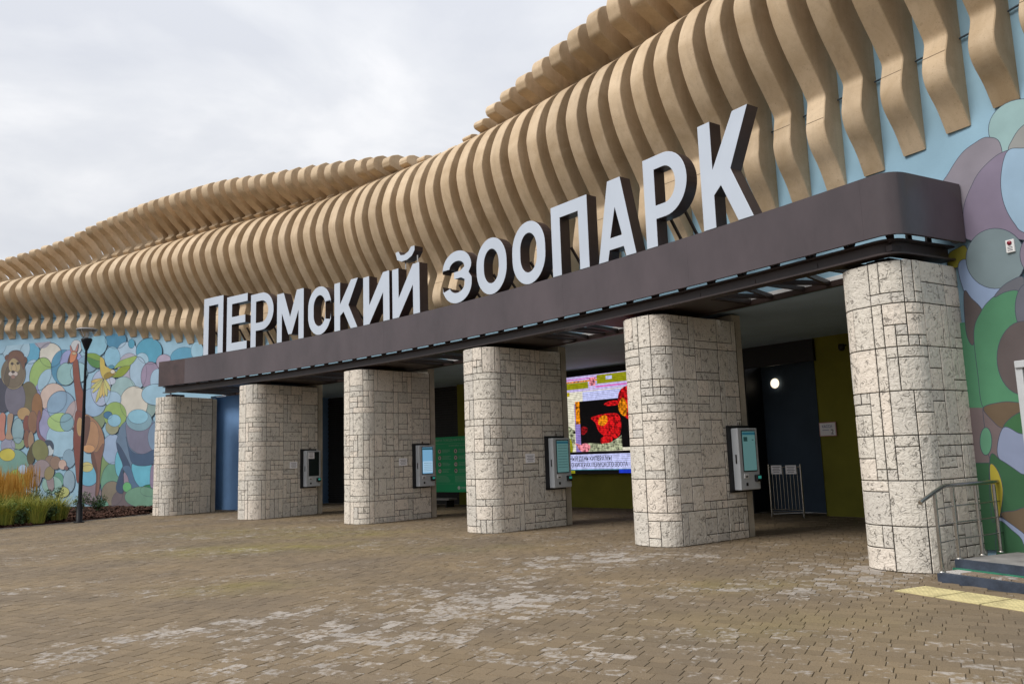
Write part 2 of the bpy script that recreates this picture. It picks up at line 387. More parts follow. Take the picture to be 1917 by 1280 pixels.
E1 = Vector((0.883, -0.469, 0)); E2 = Vector((0.469, 0.883, 0))      # bond direction of the paving
WEAR = [(-1.9, 6.3, .5, .5, .55), (-1.6, 7.2, .75, .6, .7), (-1.2, 8.0, .8, .5, .75), (-.6, 9.2, .6, .8, .8), (-.1, 10.4, .6, .8, .85), (.5, 11.6, .8, .9, .85), (1.6, 12.6, 1.1, .9, .8),
        (-4.2, 7.0, .45, .16, .75), (-3.6, 7.8, .5, .15, .85), (-3.2, 8.4, .5, .17, .9), (-2.7, 8.75, .45, .17, .9), (-2.3, 9.2, .4, .2, .7), (-1.9, 10.2, .4, .35, .5),
        (-4.7, 10.7, .5, .12, .8), (-4.2, 11.8, .5, .15, .7), (-3.1, 12.6, .8, .25, .6), (-1.6, 13.6, .9, .35, .6), (.2, 7.4, .9, .5, .5), (1.2, 7.2, .7, .35, .55), (1.9, 7.9, .6, .4, .5), (.3, 8.8, .5, .5, .5),
        (2.4, 6.6, .6, .2, .6), (2.8, 6.0, .5, .2, .7), (3.3, 5.6, .5, .2, .7), (3.3, 9.8, 1.2, .7, .6), (4.0, 9.6, .7, .3, .8), (4.2, 12.2, 1.6, 1.6, .45), (1.4, 13.4, 1.2, .8, .65), (-1.2, 16.8, 1.0, .6, .5),
        (-8.9, 14.1, .7, .12, .7), (-6.4, 11.6, .7, .15, .7), (-8.2, 16.3, 1.0, .12, .6), (-7.0, 15.9, 1.1, .15, .7), (-5.3, 20.4, 1.6, .5, .5), (-9, 23.6, 1.4, .5, .4)]
MOSS = [(-3.7, 10.9, .8, .5, .55), (-5.8, 15.6, 1.2, .9, .6), (-3.9, 18.1, 1.6, .8, .6), (-4.3, 15.9, 1.6, .8, .6), (-6.5, 19.5, 2.5, 1.4, .4), (2.6, 9.8, .8, .5, .35), (2.2, 7.6, 1.2, .6, .25), (-1.0, 14.6, 1.6, .6, .3)]
def wear_at(x, y):
    v = 0.10 + 0.30 * noise.noise(Vector((x * 0.45, y * 0.8, 0.3))) + 0.14 * noise.noise(Vector((x * 1.9, y * 1.9, 4.1)))
    for cx, cy, rx, ry, k in WEAR:
        # blobs elongated along the wash direction
        dx, dy = x - cx, y - cy
        a, b = dx * 0.62 + dy * 0.78, -dx * 0.78 + dy * 0.62
        d = (a / (rx * 1.5)) ** 2 + (b / (ry * 1.3 + 0.12)) ** 2
        if d < 4: v += k * 0.27 * math.exp(-d * 1.1)
    return v
def moss_at(x, y):
    v = 0.0
    for cx, cy, rx, ry, k in MOSS:
        d = ((x - cx) / rx) ** 2 + ((y - cy) / ry) ** 2
        if d < 5: v += k * math.exp(-d)
    return min(0.9, v * (0.7 + 0.9 * noise.noise(Vector((x * 2, y * 2, 9)))))
BED = [(-26.0, 9.0), (-15.9, 21.6), (-14.78, 23.32), (-13.85, 25.1), (-12.75, 27.9)]     # front edge of the planting bed
def in_bed(x, y):
    for (x0, y0), (x1, y1) in zip(BED, BED[1:]):
        if y0 <= y <= y1: return x < x0 + (x1 - x0) * (y - y0) / (y1 - y0)
    return False
paving = empty('plaza_paving'); tag(paving, kind='structure')
rp = random.Random(3)
PAV = []
ROW = 0.155
def vis(x, y, mgn=3.2):
    return y > 3.2 and abs(x) < y * 0.655 + mgn
steps_o = Vector((4.85, 9.62, 0)); steps_d = Vector((0.40, -0.917, 0)); steps_n = Vector((0.917, 0.40, 0))
for ir in range(-190, 190):
    b0 = ir * ROW; a = -30.0 - rp.random() * 0.2
    while a < 30:
        ln = rp.choice((0.125, 0.165, 0.205, 0.205, 0.245)); a0, a1 = a, a + ln; a = a1
        c = E1 * (a0 + ln / 2) + E2 * (b0 + ROW / 2) + Vector((0, 14, 0))
        if not vis(c.x, c.y): continue
        if in_bed(c.x, c.y): continue
        Rr = math.hypot(c.x - CX, c.y - CY); s = S0 - math.atan2(c.y - CY, c.x - CX) * RN
        if Rr > 56.0 or (Rr > rw(s) - 0.02 and (s < 0.5 or s > 23.2)): continue
        d = c - steps_o
        if d.dot(steps_n) > -0.04 and d.dot(steps_d) > -0.05: continue
        PAV.append((c, ln, c.length))
PAV.sort(key=lambda q: q[2])
def paver_geo(c, ln, v, f, wl, tl, ml):
    g = 0.0032; h = ln / 2 - .0015; k2 = ROW / 2 - .0026; cf = 0.0032
    dz = rp.uniform(-0.0025, 0.002); tx, ty = rp.uniform(-.006, .006), rp.uniform(-.006, .006)
    k = len(v)
    for (z, inset) in ((-0.009, 0), (0.0, cf)):
        for sx, sy in ((-1, -1), (1, -1), (1, 1), (-1, 1)):
            q = c + E1 * (sx * (h - inset)) + E2 * (sy * (k2 - inset))
            v.append((q.x, q.y, z + dz + (tx * sx * h + ty * sy * k2 if inset else 0)))
    f += [(k + 4, k + 5, k + 6, k + 7)] + [(k + i, k + (i + 1) % 4, k + 4 + (i + 1) % 4, k + 4 + i) for i in range(4)]
    wv = wear_at(c.x, c.y) + rp.uniform(-0.30, 0.24); tv = rp.random(); mv = moss_at(c.x, c.y)
    wl += [wv] * 5; tl += [tv] * 5; ml += [mv] * 5
def paver_obj(name, lst):
    v, f, wl, tl, ml = [], [], [], [], []
    for c, ln, _ in lst: paver_geo(c, ln, v, f, wl, tl, ml)
    me = bpy.data.meshes.new(name); me.from_pydata(v, [], f); me.materials.append(M['paver'])
    for nm, dat in (('wear', wl), ('tone', tl), ('moss', ml)):
        at = me.attributes.new(nm, 'FLOAT', 'FACE'); at.data.foreach_set('value', dat)
    me.update()
    o = bpy.data.objects.new(name, me); COL.objects.link(o); o.parent = paving
    return o
near = [q for q in PAV if q[0].y > 5.4 and abs(q[0].x) < q[0].y * 0.64 + 0.05][:292]
ns = set(id(q) for q in near)
for q in near: paver_obj('paver', [q])
tag(paver_obj('far_pavers', [q for q in PAV if id(q) not in ns]), kind='stuff')
MURAL=[
('b','E',[-10.658,6.609,0.528,-0.04,0.031,-0.478],(84,168,208),1),
('b','E',[-11.424,6.852,0.737,-0.056,0.043,-0.65],(168,206,228),1),
('b','E',[-12.276,7.289,0.338,-0.026,0.043,-0.626],(150,195,222),1),
('b','E',[-9.556,6.415,0.605,-0.047,0.031,-0.515],(226,220,206),1),
('b','E',[-10.051,7.11,0.455,-0.038,0.023,-0.368],(165,160,178),0),
('b','E',[-10.4,5.499,0.564,-0.037,0.05,-0.788],(160,196,226),1),
('b','E',[-10.035,5.655,0.551,-0.162,-0.202,-0.669],(150,188,98),1),
('b','E',[-9.918,4.988,0.349,-0.11,-0.122,-0.345],(146,152,206),1),
('b','E',[-9.675,5.301,0.447,-0.156,-0.205,-0.504],(160,200,224),1),
('b','E',[-9.295,4.593,0.714,-0.042,0.038,-0.624],(220,192,178),0),
('b','E',[-8.806,5.838,0.696,-0.051,0.044,-0.747],(66,138,178),1),
('b','E',[-8.441,6.048,0.591,-0.045,0.029,-0.507],(148,156,212),1),
('b','E',[-8.676,5.561,0.495,-0.103,-0.078,-0.462],(140,188,190),1),
('b','E',[-8.211,6.654,0.289,-0.024,0.016,-0.287],(210,212,216),1),
('b','E',[-7.565,5.892,0.53,-0.041,0.019,-0.354],(120,160,190),1),
('b','E',[-7.999,5.572,0.454,-0.033,0.023,-0.414],(150,200,215),1),
('b','E',[-9.453,3.51,0.561,-0.026,0.044,-0.719],(152,152,196),1),
('b','E',[-8.817,2.869,0.747,-0.03,0.043,-0.727],(160,202,226),1),
('b','E',[-8.86,4.215,0.751,-0.041,0.038,-0.648],(132,168,200),1),
('b','E',[-8.239,3.831,0.373,-0.123,-0.248,-0.588],(182,162,164),1),
('b','E',[-8.859,3.57,0.689,-0.033,0.023,-0.381],(168,206,118),1),
('b','E',[-8.522,3.554,0.36,-0.017,0.021,-0.362],(124,170,186),1),
('b','E',[-9.373,2.454,0.223,-0.008,0.015,-0.245],(196,208,214),1),
('b','E',[-8.324,2.073,0.328,-0.01,0.021,-0.368],(130,165,188),1),
('b','E',[-11.349,1.901,0.959,-0.028,0.048,-0.699],(106,154,138),1),
('b','E',[-10.94,1.29,0.531,-0.012,0.028,-0.422],(132,182,72),1),
('b','E',[-10.709,1.695,0.229,-0.006,0.013,-0.194],(172,206,234),1),
('b','E',[-11.04,2.779,0.356,-0.013,0.017,-0.25],(134,164,112),1),
('b','E',[-11.551,2.691,0.37,-0.013,0.023,-0.335],(150,152,178),1),
('b','E',[-11.563,2.334,0.399,-0.013,0.018,-0.262],(206,190,58),1),
('b','E',[-11.076,3.316,0.312,-0.013,0.036,-0.538],(134,170,180),1),
('b','E',[-8.829,1.198,0.267,-0.006,0.019,-0.321],(84,150,122),1),
('b','E',[-8.271,1.158,0.297,-0.006,0.026,-0.444],(142,172,190),1),
('b','E',[-8.616,0.737,0.385,-0.006,0.013,-0.216],(194,198,108),1),
('b','E',[-9.152,1.032,0.518,-0.01,0.021,-0.345],(140,185,170),1),
('b','E',[-7.132,0.66,0.563,-0.007,0.024,-0.436],(134,112,122),1),
('b','E',[-7.281,1.364,0.535,-0.012,0.023,-0.417],(98,182,216),1),
('b','E',[-7.374,1.704,0.327,-0.009,0.011,-0.192],(206,194,112),1),
('b','E',[-6.064,1.476,0.682,-0.016,0.044,-0.889],(116,148,84),1),
('b','E',[-5.894,1.03,0.703,-0.012,0.041,-0.828],(94,152,122),1),
('b','E',[-6.034,2.366,0.581,-0.02,0.029,-0.588],(152,178,214),1),
('b','E',[-6.775,3.755,0.333,-0.071,-0.14,-0.607],(120,140,100),1),
('b','E',[-7.178,4.294,0.677,-0.04,0.031,-0.579],(150,185,220),1),
('l','E',[-11.997,4.868,0.536,-0.03,0.052,-0.746],(54,54,70),1),
('l','E',[-10.604,4.609,0.494,-0.028,0.049,-0.753],(96,86,56),1),
('l','E',[-10.131,4.224,0.284,-0.015,0.04,-0.627],(142,92,52),1),
('l','E',[-11.318,4.709,0.537,-0.03,0.049,-0.728],(102,97,114),1),
('l','E',[-10.811,4.02,0.336,-0.017,0.017,-0.264],(178,138,86),1),
('l','S',[-12.049,4.021,-11.774,4.008,-11.78,3.346,-11.721,3.014,-12.016,3.025],(196,120,100),1),
('l','S',[-11.641,4.001,-11.358,3.987,-11.447,3.332,-11.313,2.998,-11.684,3.012,-11.636,3.4],(172,136,108),1),
('l','E',[-10.61,3.563,0.201,-0.009,0.024,-0.37],(118,56,46),1),
('l','E',[-10.317,3.639,0.246,-0.012,0.03,-0.464],(134,90,62),1),
('l','E',[-10.593,2.969,0.149,-0.006,0.024,-0.368],(126,76,56),1),
('l','E',[-10.364,2.871,0.149,-0.006,0.025,-0.39],(158,122,92),1),
('l','S',[-10.026,4.1,-9.91,3.916,-9.993,3.565,-9.914,3.148,-9.597,2.842,-9.702,2.729,-10.02,3.064,-10.112,3.57],(120,72,84),1),
('l','S',[-9.7,2.699,-9.561,2.852,-9.298,2.818,-9.177,2.651,-9.196,2.477,-9.363,2.658,-9.546,2.618],(48,60,80),1),
('l','E',[-11.809,6.461,0.157,-0.011,0.009,-0.136],(106,60,46),1),
('l','E',[-10.946,6.307,0.158,-0.011,0.01,-0.147],(106,60,46),1),
('l','E',[-11.479,5.776,0.644,-0.042,0.046,-0.687],(148,128,88),1),
('l','E',[-11.481,5.801,0.599,-0.039,0.044,-0.651],(108,92,72),1),
('l','E',[-11.384,6.48,0.428,-0.031,0.019,-0.284],(112,66,50),1),
('l','S',[-11.802,6.356,-11.712,6.688,-11.401,6.727,-11.073,6.641,-10.898,6.261,-10.934,5.898,-11.118,6.185,-11.376,6.467,-11.622,6.343,-11.733,6.001],(104,66,50),1),
('l','S',[-11.911,5.78,-11.783,6.078,-11.641,5.64,-11.724,5.218,-11.923,5.413],(84,70,54),1),
('l','S',[-11.707,6.288,-11.508,6.427,-11.235,6.255,-11.138,6.034,-11.173,5.884,-11.425,5.748,-11.658,5.886,-11.74,6.106],(176,152,104),1),
('l','E',[-11.455,5.982,0.112,-0.008,0.012,-0.184],(190,160,112),1),
('l','E',[-11.597,5.759,0.127,-0.008,0.006,-0.092],(214,196,186),1),
('l','E',[-11.372,5.745,0.127,-0.008,0.006,-0.092],(214,196,186),1),
('l','E',[-11.476,5.617,0.112,-0.007,0.005,-0.08],(150,110,96),1),
('l','E',[-11.491,5.838,0.082,-0.005,0.003,-0.049],(60,44,38),1),
('l','E',[-11.567,6.198,0.067,-0.005,0.003,-0.049],(60,45,30),1),
('l','E',[-11.268,6.19,0.06,-0.004,0.003,-0.049],(60,45,30),1),
('r','S',[-10.523,2.229,-10.397,2.578,-10.152,2.804,-10.204,2.454,-10.14,2.041,-10.39,1.903],(72,62,32),1),
('r','E',[-9.847,2.441,0.407,0.043,0.129,-0.454],(118,118,64),1),
('r','S',[-10.403,1.523,-10.14,1.458,-10.077,1.05,-10.294,0.997],(152,130,130),1),
('r','S',[-9.473,1.442,-9.136,1.377,-9.03,0.858,-9.288,0.834],(150,130,132),1),
('r','S',[-10.062,1.398,-9.692,1.389,-9.851,0.988,-10.077,1.05],(130,120,130),1),
('r','E',[-9.286,2.016,0.268,-0.008,0.013,-0.209],(136,108,90),1),
('r','E',[-10.254,1.624,0.207,-0.005,0.017,-0.269],(126,100,90),1),
('r','E',[-9.712,1.703,0.43,-0.011,0.023,-0.36],(152,132,134),1),
('r','E',[-9.314,1.508,0.236,-0.065,-0.098,-0.272],(142,124,76),1),
('r','E',[-9.013,1.921,0.283,-0.008,0.016,-0.266],(142,110,90),1),
('r','E',[-8.644,1.836,0.208,-0.006,0.012,-0.196],(208,172,154),1),
('r','E',[-8.436,1.692,0.104,-0.003,0.005,-0.08],(120,80,80),1),
('g','S',[-8.312,6.038,-8.088,6.08,-7.883,5.094,-7.709,4.674,-7.56,3.738,-7.988,3.76,-8.008,4.109,-8.142,4.759,-8.302,5.593],(126,56,40),1),
('g','S',[-8.024,3.994,-7.598,3.74,-7.634,3.052,-7.726,2.026,-7.753,1.176,-7.864,1.178,-7.977,1.863,-8.12,2.669,-8.118,3.419],(118,50,40),1),
('g','S',[-7.598,3.74,-7.299,3.748,-6.792,3.357,-6.519,2.834,-6.518,2.383,-6.706,1.715,-6.833,1.999,-7.071,2.289,-7.522,2.361,-7.703,2.94],(162,112,76),1),
('g','S',[-7.146,2.292,-6.848,2.282,-6.53,2.609,-6.6,2.105,-6.655,1.434,-6.655,0.876,-6.756,0.544,-6.863,0.601,-6.845,1.382,-7.084,1.838],(122,76,60),1),
('g','S',[-7.161,2.292,-7.009,2.231,-6.815,1.662,-6.762,1.213,-6.803,0.6,-6.851,0.657,-6.845,1.382,-7.084,1.838],(88,52,42),0),
('g','E',[-7.164,2.917,0.374,-0.015,0.033,-0.617],(182,128,86),1),
('g','S',[-7.551,3.709,-7.309,3.668,-7.3,3.209,-7.448,2.644,-7.564,2.591,-7.566,3.163],(88,52,42),1),
('g','E',[-7.815,3.336,0.165,-0.008,0.021,-0.381],(186,140,86),1),
('g','E',[-7.287,2.433,0.313,-0.011,0.009,-0.159],(216,152,96),1),
('g','S',[-8.612,6.002,-8.565,6.236,-8.462,6.407,-8.4,6.253,-8.494,6.052],(74,44,40),1),
('g','S',[-8.494,6.052,-8.463,6.437,-8.278,6.493,-8.134,6.35,-8.219,6.12,-8.386,6.014],(208,116,72),1),
('g','S',[-8.489,6.498,-8.518,6.74,-8.399,6.503],(190,120,110),1),
('g','S',[-8.239,6.478,-8.097,6.775,-8.125,6.468],(190,120,110),1),
('g','E',[-8.287,6.387,0.106,-0.009,0.003,-0.054],(206,176,130),1),
('b','E',[-6.083,6.758,0.57,-0.053,0.018,-0.362],(52,128,170),1),
('b','E',[-7.252,6.689,0.699,-0.062,0.029,-0.545],(134,194,220),1),
('b','E',[-5.452,6.181,0.545,-0.048,0.02,-0.426],(170,202,228),1),
('b','E',[-4.248,6.126,0.735,-0.071,0.023,-0.521],(66,158,194),1),
('b','E',[-4.635,5.796,0.364,-0.033,0.014,-0.295],(160,202,226),1),
('b','E',[-5.307,5.483,0.622,-0.049,0.03,-0.657],(178,174,194),1),
('b','E',[-4.813,5.331,0.467,-0.038,0.028,-0.623],(164,196,222),1),
('b','E',[-5.242,6.518,0.167,-0.016,0.008,-0.184],(60,150,186),1),
('b','E',[-6.237,6.047,0.417,-0.035,0.022,-0.442],(132,192,222),1),
('b','E',[-4.123,5.106,0.546,-0.044,0.026,-0.587],(150,130,160),1),
('b','E',[-3.715,4.907,0.416,-0.033,0.02,-0.471],(160,196,224),1),
('b','E',[-5.561,4.479,0.721,-0.046,0.035,-0.738],(152,188,190),1),
('b','E',[-6.779,4.845,0.528,-0.035,0.037,-0.724],(176,190,222),1),
('b','E',[-6.266,5.097,0.256,-0.018,0.007,-0.15],(196,206,226),1),
('b','E',[-4.278,4.117,0.574,-0.037,0.028,-0.622],(128,158,152),1),
('b','E',[-4.984,4.134,0.745,-0.046,0.03,-0.663],(222,214,198),1),
('b','E',[-6.116,4.344,0.436,-0.027,0.015,-0.314],(162,198,226),1),
('b','E',[-5.973,3.711,0.599,-0.032,0.026,-0.522],(142,178,84),1),
('b','E',[-6.347,3.731,0.225,-0.012,0.007,-0.148],(50,106,150),1),
('b','E',[-6.099,3.238,0.344,-0.016,0.014,-0.283],(152,152,112),1),
('b','E',[-5.999,3.498,0.344,-0.017,0.012,-0.238],(138,198,226),1),
('b','E',[-5.97,0.643,0.554,-0.006,0.024,-0.474],(126,112,90),1),
('b','E',[-4.995,0.308,0.983,-0.004,0.026,-0.568],(98,82,86),1),
('b','E',[-4.443,1.33,0.669,-0.012,0.03,-0.65],(88,184,212),1),
('b','E',[-5.671,1.797,0.208,-0.006,0.025,-0.51],(92,184,210),1),
('b','E',[-5.183,1.18,0.296,-0.005,0.015,-0.328],(150,130,150),1),
('b','E',[-6.425,0.152,0.295,-0.002,0.011,-0.221],(100,170,140),1),
('p','S',[-7.61,6.307,-7.155,6.281,-6.766,6.062,-6.819,5.92,-7.141,6.004,-7.564,6.156],(112,152,48),1),
('p','S',[-7.587,6.158,-7.141,6.016,-6.819,5.903,-6.854,5.719,-7.049,5.688,-7.397,5.849],(62,124,50),1),
('p','S',[-6.102,5.591,-5.851,5.842,-5.404,5.948,-4.954,5.989,-5.059,5.804,-5.352,5.64,-5.841,5.64],(150,182,78),1),
('p','S',[-6.053,5.369,-5.764,5.605,-5.276,5.623,-5.453,5.38,-5.746,5.231,-6.198,5.253],(132,152,28),1),
('p','S',[-6.601,5.183,-6.618,5.234,-7.095,5.224,-7.306,5.135,-7.052,5.096],(218,186,96),1),
('p','S',[-6.589,5.186,-6.63,5.23,-7.125,5.038,-7.306,4.868,-7.024,4.927],(206,200,110),1),
('p','S',[-6.584,5.19,-6.636,5.227,-7.073,4.908,-7.207,4.688,-6.943,4.816],(206,200,110),1),
('p','S',[-6.578,5.197,-6.641,5.219,-6.953,4.618,-7.005,4.283,-6.794,4.565],(206,200,110),1),
('p','S',[-6.577,5.2,-6.642,5.216,-6.811,4.724,-6.789,4.454,-6.648,4.686],(218,186,96),1),
('p','S',[-6.576,5.205,-6.643,5.212,-6.693,4.728,-6.61,4.477,-6.527,4.712],(218,186,96),1),
('p','S',[-6.577,5.209,-6.642,5.207,-6.582,4.725,-6.446,4.49,-6.418,4.732],(206,200,110),1),
('p','S',[-6.58,5.217,-6.639,5.199,-6.46,4.851,-6.276,4.708,-6.314,4.897],(206,200,110),1),
('p','S',[-6.873,6.082,-6.672,5.996,-6.583,5.727,-6.306,5.607,-6.043,5.46,-6.082,5.337,-6.385,5.221,-6.632,5.21,-6.829,5.514],(208,180,72),1),
('p','S',[-6.617,5.353,-6.396,5.452,-6.091,5.372,-6.385,5.221,-6.588,5.224],(150,120,30),1),
('p','E',[-6.179,5.47,0.113,-0.009,0.004,-0.075],(238,226,200),1),
('p','E',[-6.264,5.662,0.151,-0.012,0.003,-0.07],(60,140,170),1),
('e','S',[-5.782,2.858,-5.651,3.245,-5.252,3.477,-4.836,3.317,-3.805,3.32,-3.704,1.907,-4.051,1.728,-4.523,1.685,-4.989,1.779,-5.039,1.588,-5.489,2.179,-5.843,2.581],(88,114,144),1),
('e','S',[-5.346,3.398,-4.756,3.258,-3.882,3.269,-3.721,2.285,-4.465,2.136,-5.014,2.329,-5.27,2.726],(110,106,132),1),
('e','E',[-4.668,3.431,0.699,-0.036,0.019,-0.4],(118,160,178),1),
('e','E',[-4.732,3.589,0.543,-0.029,0.013,-0.278],(134,196,222),1),
('e','E',[-3.661,2.742,0.491,-0.021,0.025,-0.57],(112,140,172),1),
('e','S',[-5.349,2.84,-5.205,2.446,-4.859,2.17,-4.306,2.131,-3.759,2.259,-3.699,1.8,-4.365,1.681,-4.975,1.806,-5.2,2.336],(44,70,106),1),
('e','S',[-5.822,2.608,-5.494,2.29,-5.055,1.616,-5.411,1.624,-5.396,0.692,-5.772,0.817,-5.568,1.49,-5.468,1.736,-5.737,2.243],(40,60,92),1),
('e','S',[-5.462,1.615,-5.267,1.703,-5.055,1.616,-4.811,1.119,-4.498,0.812,-4.983,0.839,-5.188,1.29],(66,98,134),1),
('b','E',[-3.928,0.732,0.566,-0.004,0.01,-0.224],(20,112,56),1),
('b','E',[-5.198,0.875,0.221,-0.003,0.009,-0.186],(92,182,102),1),
('b','E',[-4.389,0.494,0.911,-0.005,0.018,-0.387],(98,148,118),1),
('b','S',[-3.927,1.59,-3.692,1.638,-3.66,0.89,-3.936,0.919],(140,120,150),1),
('b','E',[-3.372,5.607,0.441,-0.04,0.013,-0.306],(176,160,186),1),
('b','E',[-2.219,5.632,0.808,-0.078,0.016,-0.438],(72,152,190),1),
('b','E',[-1.532,5.861,0.335,-0.035,0.012,-0.342],(150,200,225),1),
('b','E',[-3.784,4.384,0.803,-0.056,0.018,-0.409],(150,196,222),1),
('w','E',[24.815,5.462,0.414,-0.167,-0.045,-0.383],(150,190,190),1),
('w','S',[23.65,4.992,23.813,5.234,24.012,5.434,24.194,5.511,24.376,5.527,24.525,5.331,24.437,4.57,23.947,4.278,23.713,4.34],(138,128,140),1),
('w','S',[23.947,4.278,23.961,4.688,24.111,4.976,24.245,5.129,24.454,5.245,24.617,5.264,24.694,5.254,24.769,5.23,25.072,4.94,24.966,4.046,24.524,4.124],(124,108,134),1),
('w','S',[24.617,5.264,24.669,5.372,24.802,5.499,25.072,5.555,25.019,5.112,24.771,5.227],(150,150,146),1),
('w','S',[24.617,5.264,24.532,5.135,24.475,4.898,24.47,4.687,24.507,4.485,24.583,4.295,24.665,4.173,24.962,4.007,25.123,4.76,24.948,5.139,24.771,5.227],(152,188,218),1),
('w','S',[23.688,4.123,23.827,4.177,23.924,4.174,23.954,3.966,23.82,3.926,23.669,3.95],(152,142,20),1),
('w','S',[23.797,3.909,23.955,3.97,24.315,3.517,24.258,3.372,24.053,3.178,23.89,3.4],(142,166,208),1),
('w','E',[24.282,3.924,0.364,-0.089,-0.044,-0.385],(110,130,136),1),
('w','E',[24.76,3.858,0.163,-0.041,-0.028,-0.236],(124,108,130),1),
('w','P',[23.266,1.377,24.042,1.367,23.924,0.217,23.13,0.148],(20,72,30),0),
('w','P',[23.342,2.06,23.952,2.018,24.036,1.312,23.26,1.318],(100,80,80),1),
('w','P',[23.466,3.182,23.969,3.157,24.114,2.704,23.952,2.018,23.342,2.06],(55,126,80),0),
('w','S',[23.841,3.564,23.918,3.474,24.044,3.272,23.931,3.076,23.877,2.852,23.811,3.037],(74,60,58),1),
('w','S',[24.039,3.273,24.165,3.397,24.311,3.463,24.499,3.464,24.642,3.346,24.585,2.643,24.408,2.008,24.15,2.065,23.924,2.02,23.902,2.444,23.913,3.021],(55,126,80),1),
('w','S',[24.225,3.428,24.318,3.524,24.433,3.585,24.594,3.606,24.569,3.388,24.499,3.464,24.352,3.466],(84,84,94),1),
('w','E',[24.601,3.216,0.137,-0.025,-0.035,-0.297],(84,84,98),1),
('w','E',[24.477,2.602,0.308,-0.039,-0.053,-0.454],(75,60,58),1),
('w','S',[23.917,2.009,23.998,1.939,24.146,1.75,24.051,1.532,24.034,1.339,23.933,1.368,23.917,1.592],(100,80,80),1),
('w','S',[23.924,2.02,24.15,2.071,24.315,2.059,24.485,2.003,24.389,1.847,24.146,1.75,24.016,1.854],(86,62,36),1),
('w','S',[24.146,1.75,24.296,1.896,24.475,1.922,24.438,1.602,24.307,1.677],(30,88,36),1),
('w','S',[24.146,1.75,24.307,1.677,24.435,1.575,24.373,1.043,24.261,1.189,24.066,1.333,24.042,1.505],(130,142,178),1),
('w','E',[23.903,1.587,0.072,-0.002,-0.02,-0.173],(74,142,102),1),
('w','S',[23.934,1.374,24.066,1.339,24.285,1.175,24.379,1.096,24.305,0.46,23.989,0.668,23.872,0.594],(20,72,30),1),
('w','S',[23.923,1.279,24.01,1.202,24.044,0.983,23.997,0.737,23.937,0.592,23.904,0.87],(176,156,18),1),
('w','S',[23.989,0.668,24.153,0.711,24.335,0.725,24.28,0.248,24.106,0.526],(84,62,36),1),
('w','S',[23.958,0.631,24.107,0.54,24.295,0.38,24.283,0.275,24.143,0.395,23.956,0.566],(132,146,182),1),
('w','S',[23.939,0.557,24.099,0.472,24.213,0.335,24.184,0.082,23.892,0.052],(18,70,28),1),
]
# ------------------------------------------------------------------ the entrance building
bld = empty('entrance_building')
tag(bld, 'long curved zoo building clad in wavy tan ribs above a painted wall', 'building')
def wall_strip(name, s0, s1, uf, z0, z1, m_, parent=bld, nz=1, thick=0.0):
    mbw = MB(); k0 = math.floor(s0 / DS + 1e-6); ss = [s0] + [k * DS for k in range(k0, int(math.ceil(s1 / DS)) + 1) if s0 + 1e-4 < k * DS < s1 - 1e-4] + [s1]
    u = uf if callable(uf) else (lambda s: uf)
    z0f = z0 if callable(z0) else (lambda s: z0); z1f = z1 if callable(z1) else (lambda s: z1)
    rows = [[P(s, u(s), z0f(s)) for s in ss], [P(s, u(s), z1f(s)) for s in ss]]
    mbw.grid(rows)
    if thick:
        rb = [[P(s, u(s) - thick, z0f(s)) for s in ss], [P(s, u(s) - thick, z1f(s)) for s in ss]]
        mbw.grid(rb[::-1]); mbw.grid([rows[1], rb[1]]); mbw.grid([rb[0], rows[0]])
        mbw.face([rows[0][0], rows[1][0], rb[1][0], rb[0][0]]); mbw.face([rows[0][-1], rb[0][-1], rb[1][-1], rows[1][-1]])
    return mbw.build(name, m_, parent)
ZC = 4.10
def wtop(s): return 9.5
mural_l = wall_strip('mural_wall', -18.0, -0.78, 0, 0, ZC, M['wallblue'], thick=0.25)
mural_r = wall_strip('mural_wall', 23.15, 30.0, 0, 0, ZC, M['wallblue'], thick=0.25)
upper = wall_strip('upper_wall', -18.0, 30.0, 0, ZC, wtop, M['wallblue'], thick=0.25)
wall_strip('soffit_edge', -0.15, 23.15, 0.012, ZC, ZC + 0.13, M['white'], thick=0.014)
mbc = MB()
ss = srange(-0.15, 23.3)
mbc.grid([[P(s, 0, ZC + 0.02) for s in ss], [PR(s, 57.4, ZC + 0.02) for s in ss]])
mbc.build('ceiling', M['soffit'], bld)
mbc = MB(); ss = srange(-18, 30, 1.0)
mbc.grid([[P(s, -0.26, 9.45) for s in ss], [P(s, -14, 9.45) for s in ss]]); mbc.build('light_block_roof', M['shutter'], bld)  # unseen roof sheet, added to stop sky light leaking into the interior
def arc_wall(name, s0, s1, R, z0, z1, m_, parent=bld):
    q = MB(); ss = srange(s0, s1); q.grid([[PR(s, R, z0) for s in ss], [PR(s, R, z1) for s in ss]]); return q.build(name, m_, parent)
def rad_wall(name, s, R0, R1, z0, z1, m_, parent=bld):
    q = MB(); q.face([PR(s, R0, z0), PR(s, R1, z0), PR(s, R1, z1), PR(s, R0, z1)]); return q.build(name, m_, parent)
arc_wall('side_wall', -1.6, 0.86, 52.4, 0, ZC + .02, M['blue'])
rad_wall('side_wall', 0.86, 52.4, 56.3, 0, ZC + .02, M['blue'])
rad_wall('side_wall', 23.2, 50.3, 56.3, 0, ZC + .02, M['olive'])
arc_wall('back_wall', 3.0, 5.6, 56.02, 0, ZC + .02, M['olive'])
arc_wall('back_wall', 6.75, 16.4, 56.02, 0, ZC + .02, M['olive'])
arc_wall('back_wall', 18.12, 23.3, 56.02, 0, ZC + .02, M['olive'])
arc_wall('alcove_wall', 16.3, 18.4, 56.75, 0, 3.7, M['bluedark'])
rad_wall('alcove_wall', 16.42, 56.0, 56.75, 0, 3.7, M['black'])
rad_wall('alcove_wall', 18.12, 56.0, 56.75, 0, 3.7, M['olive'])
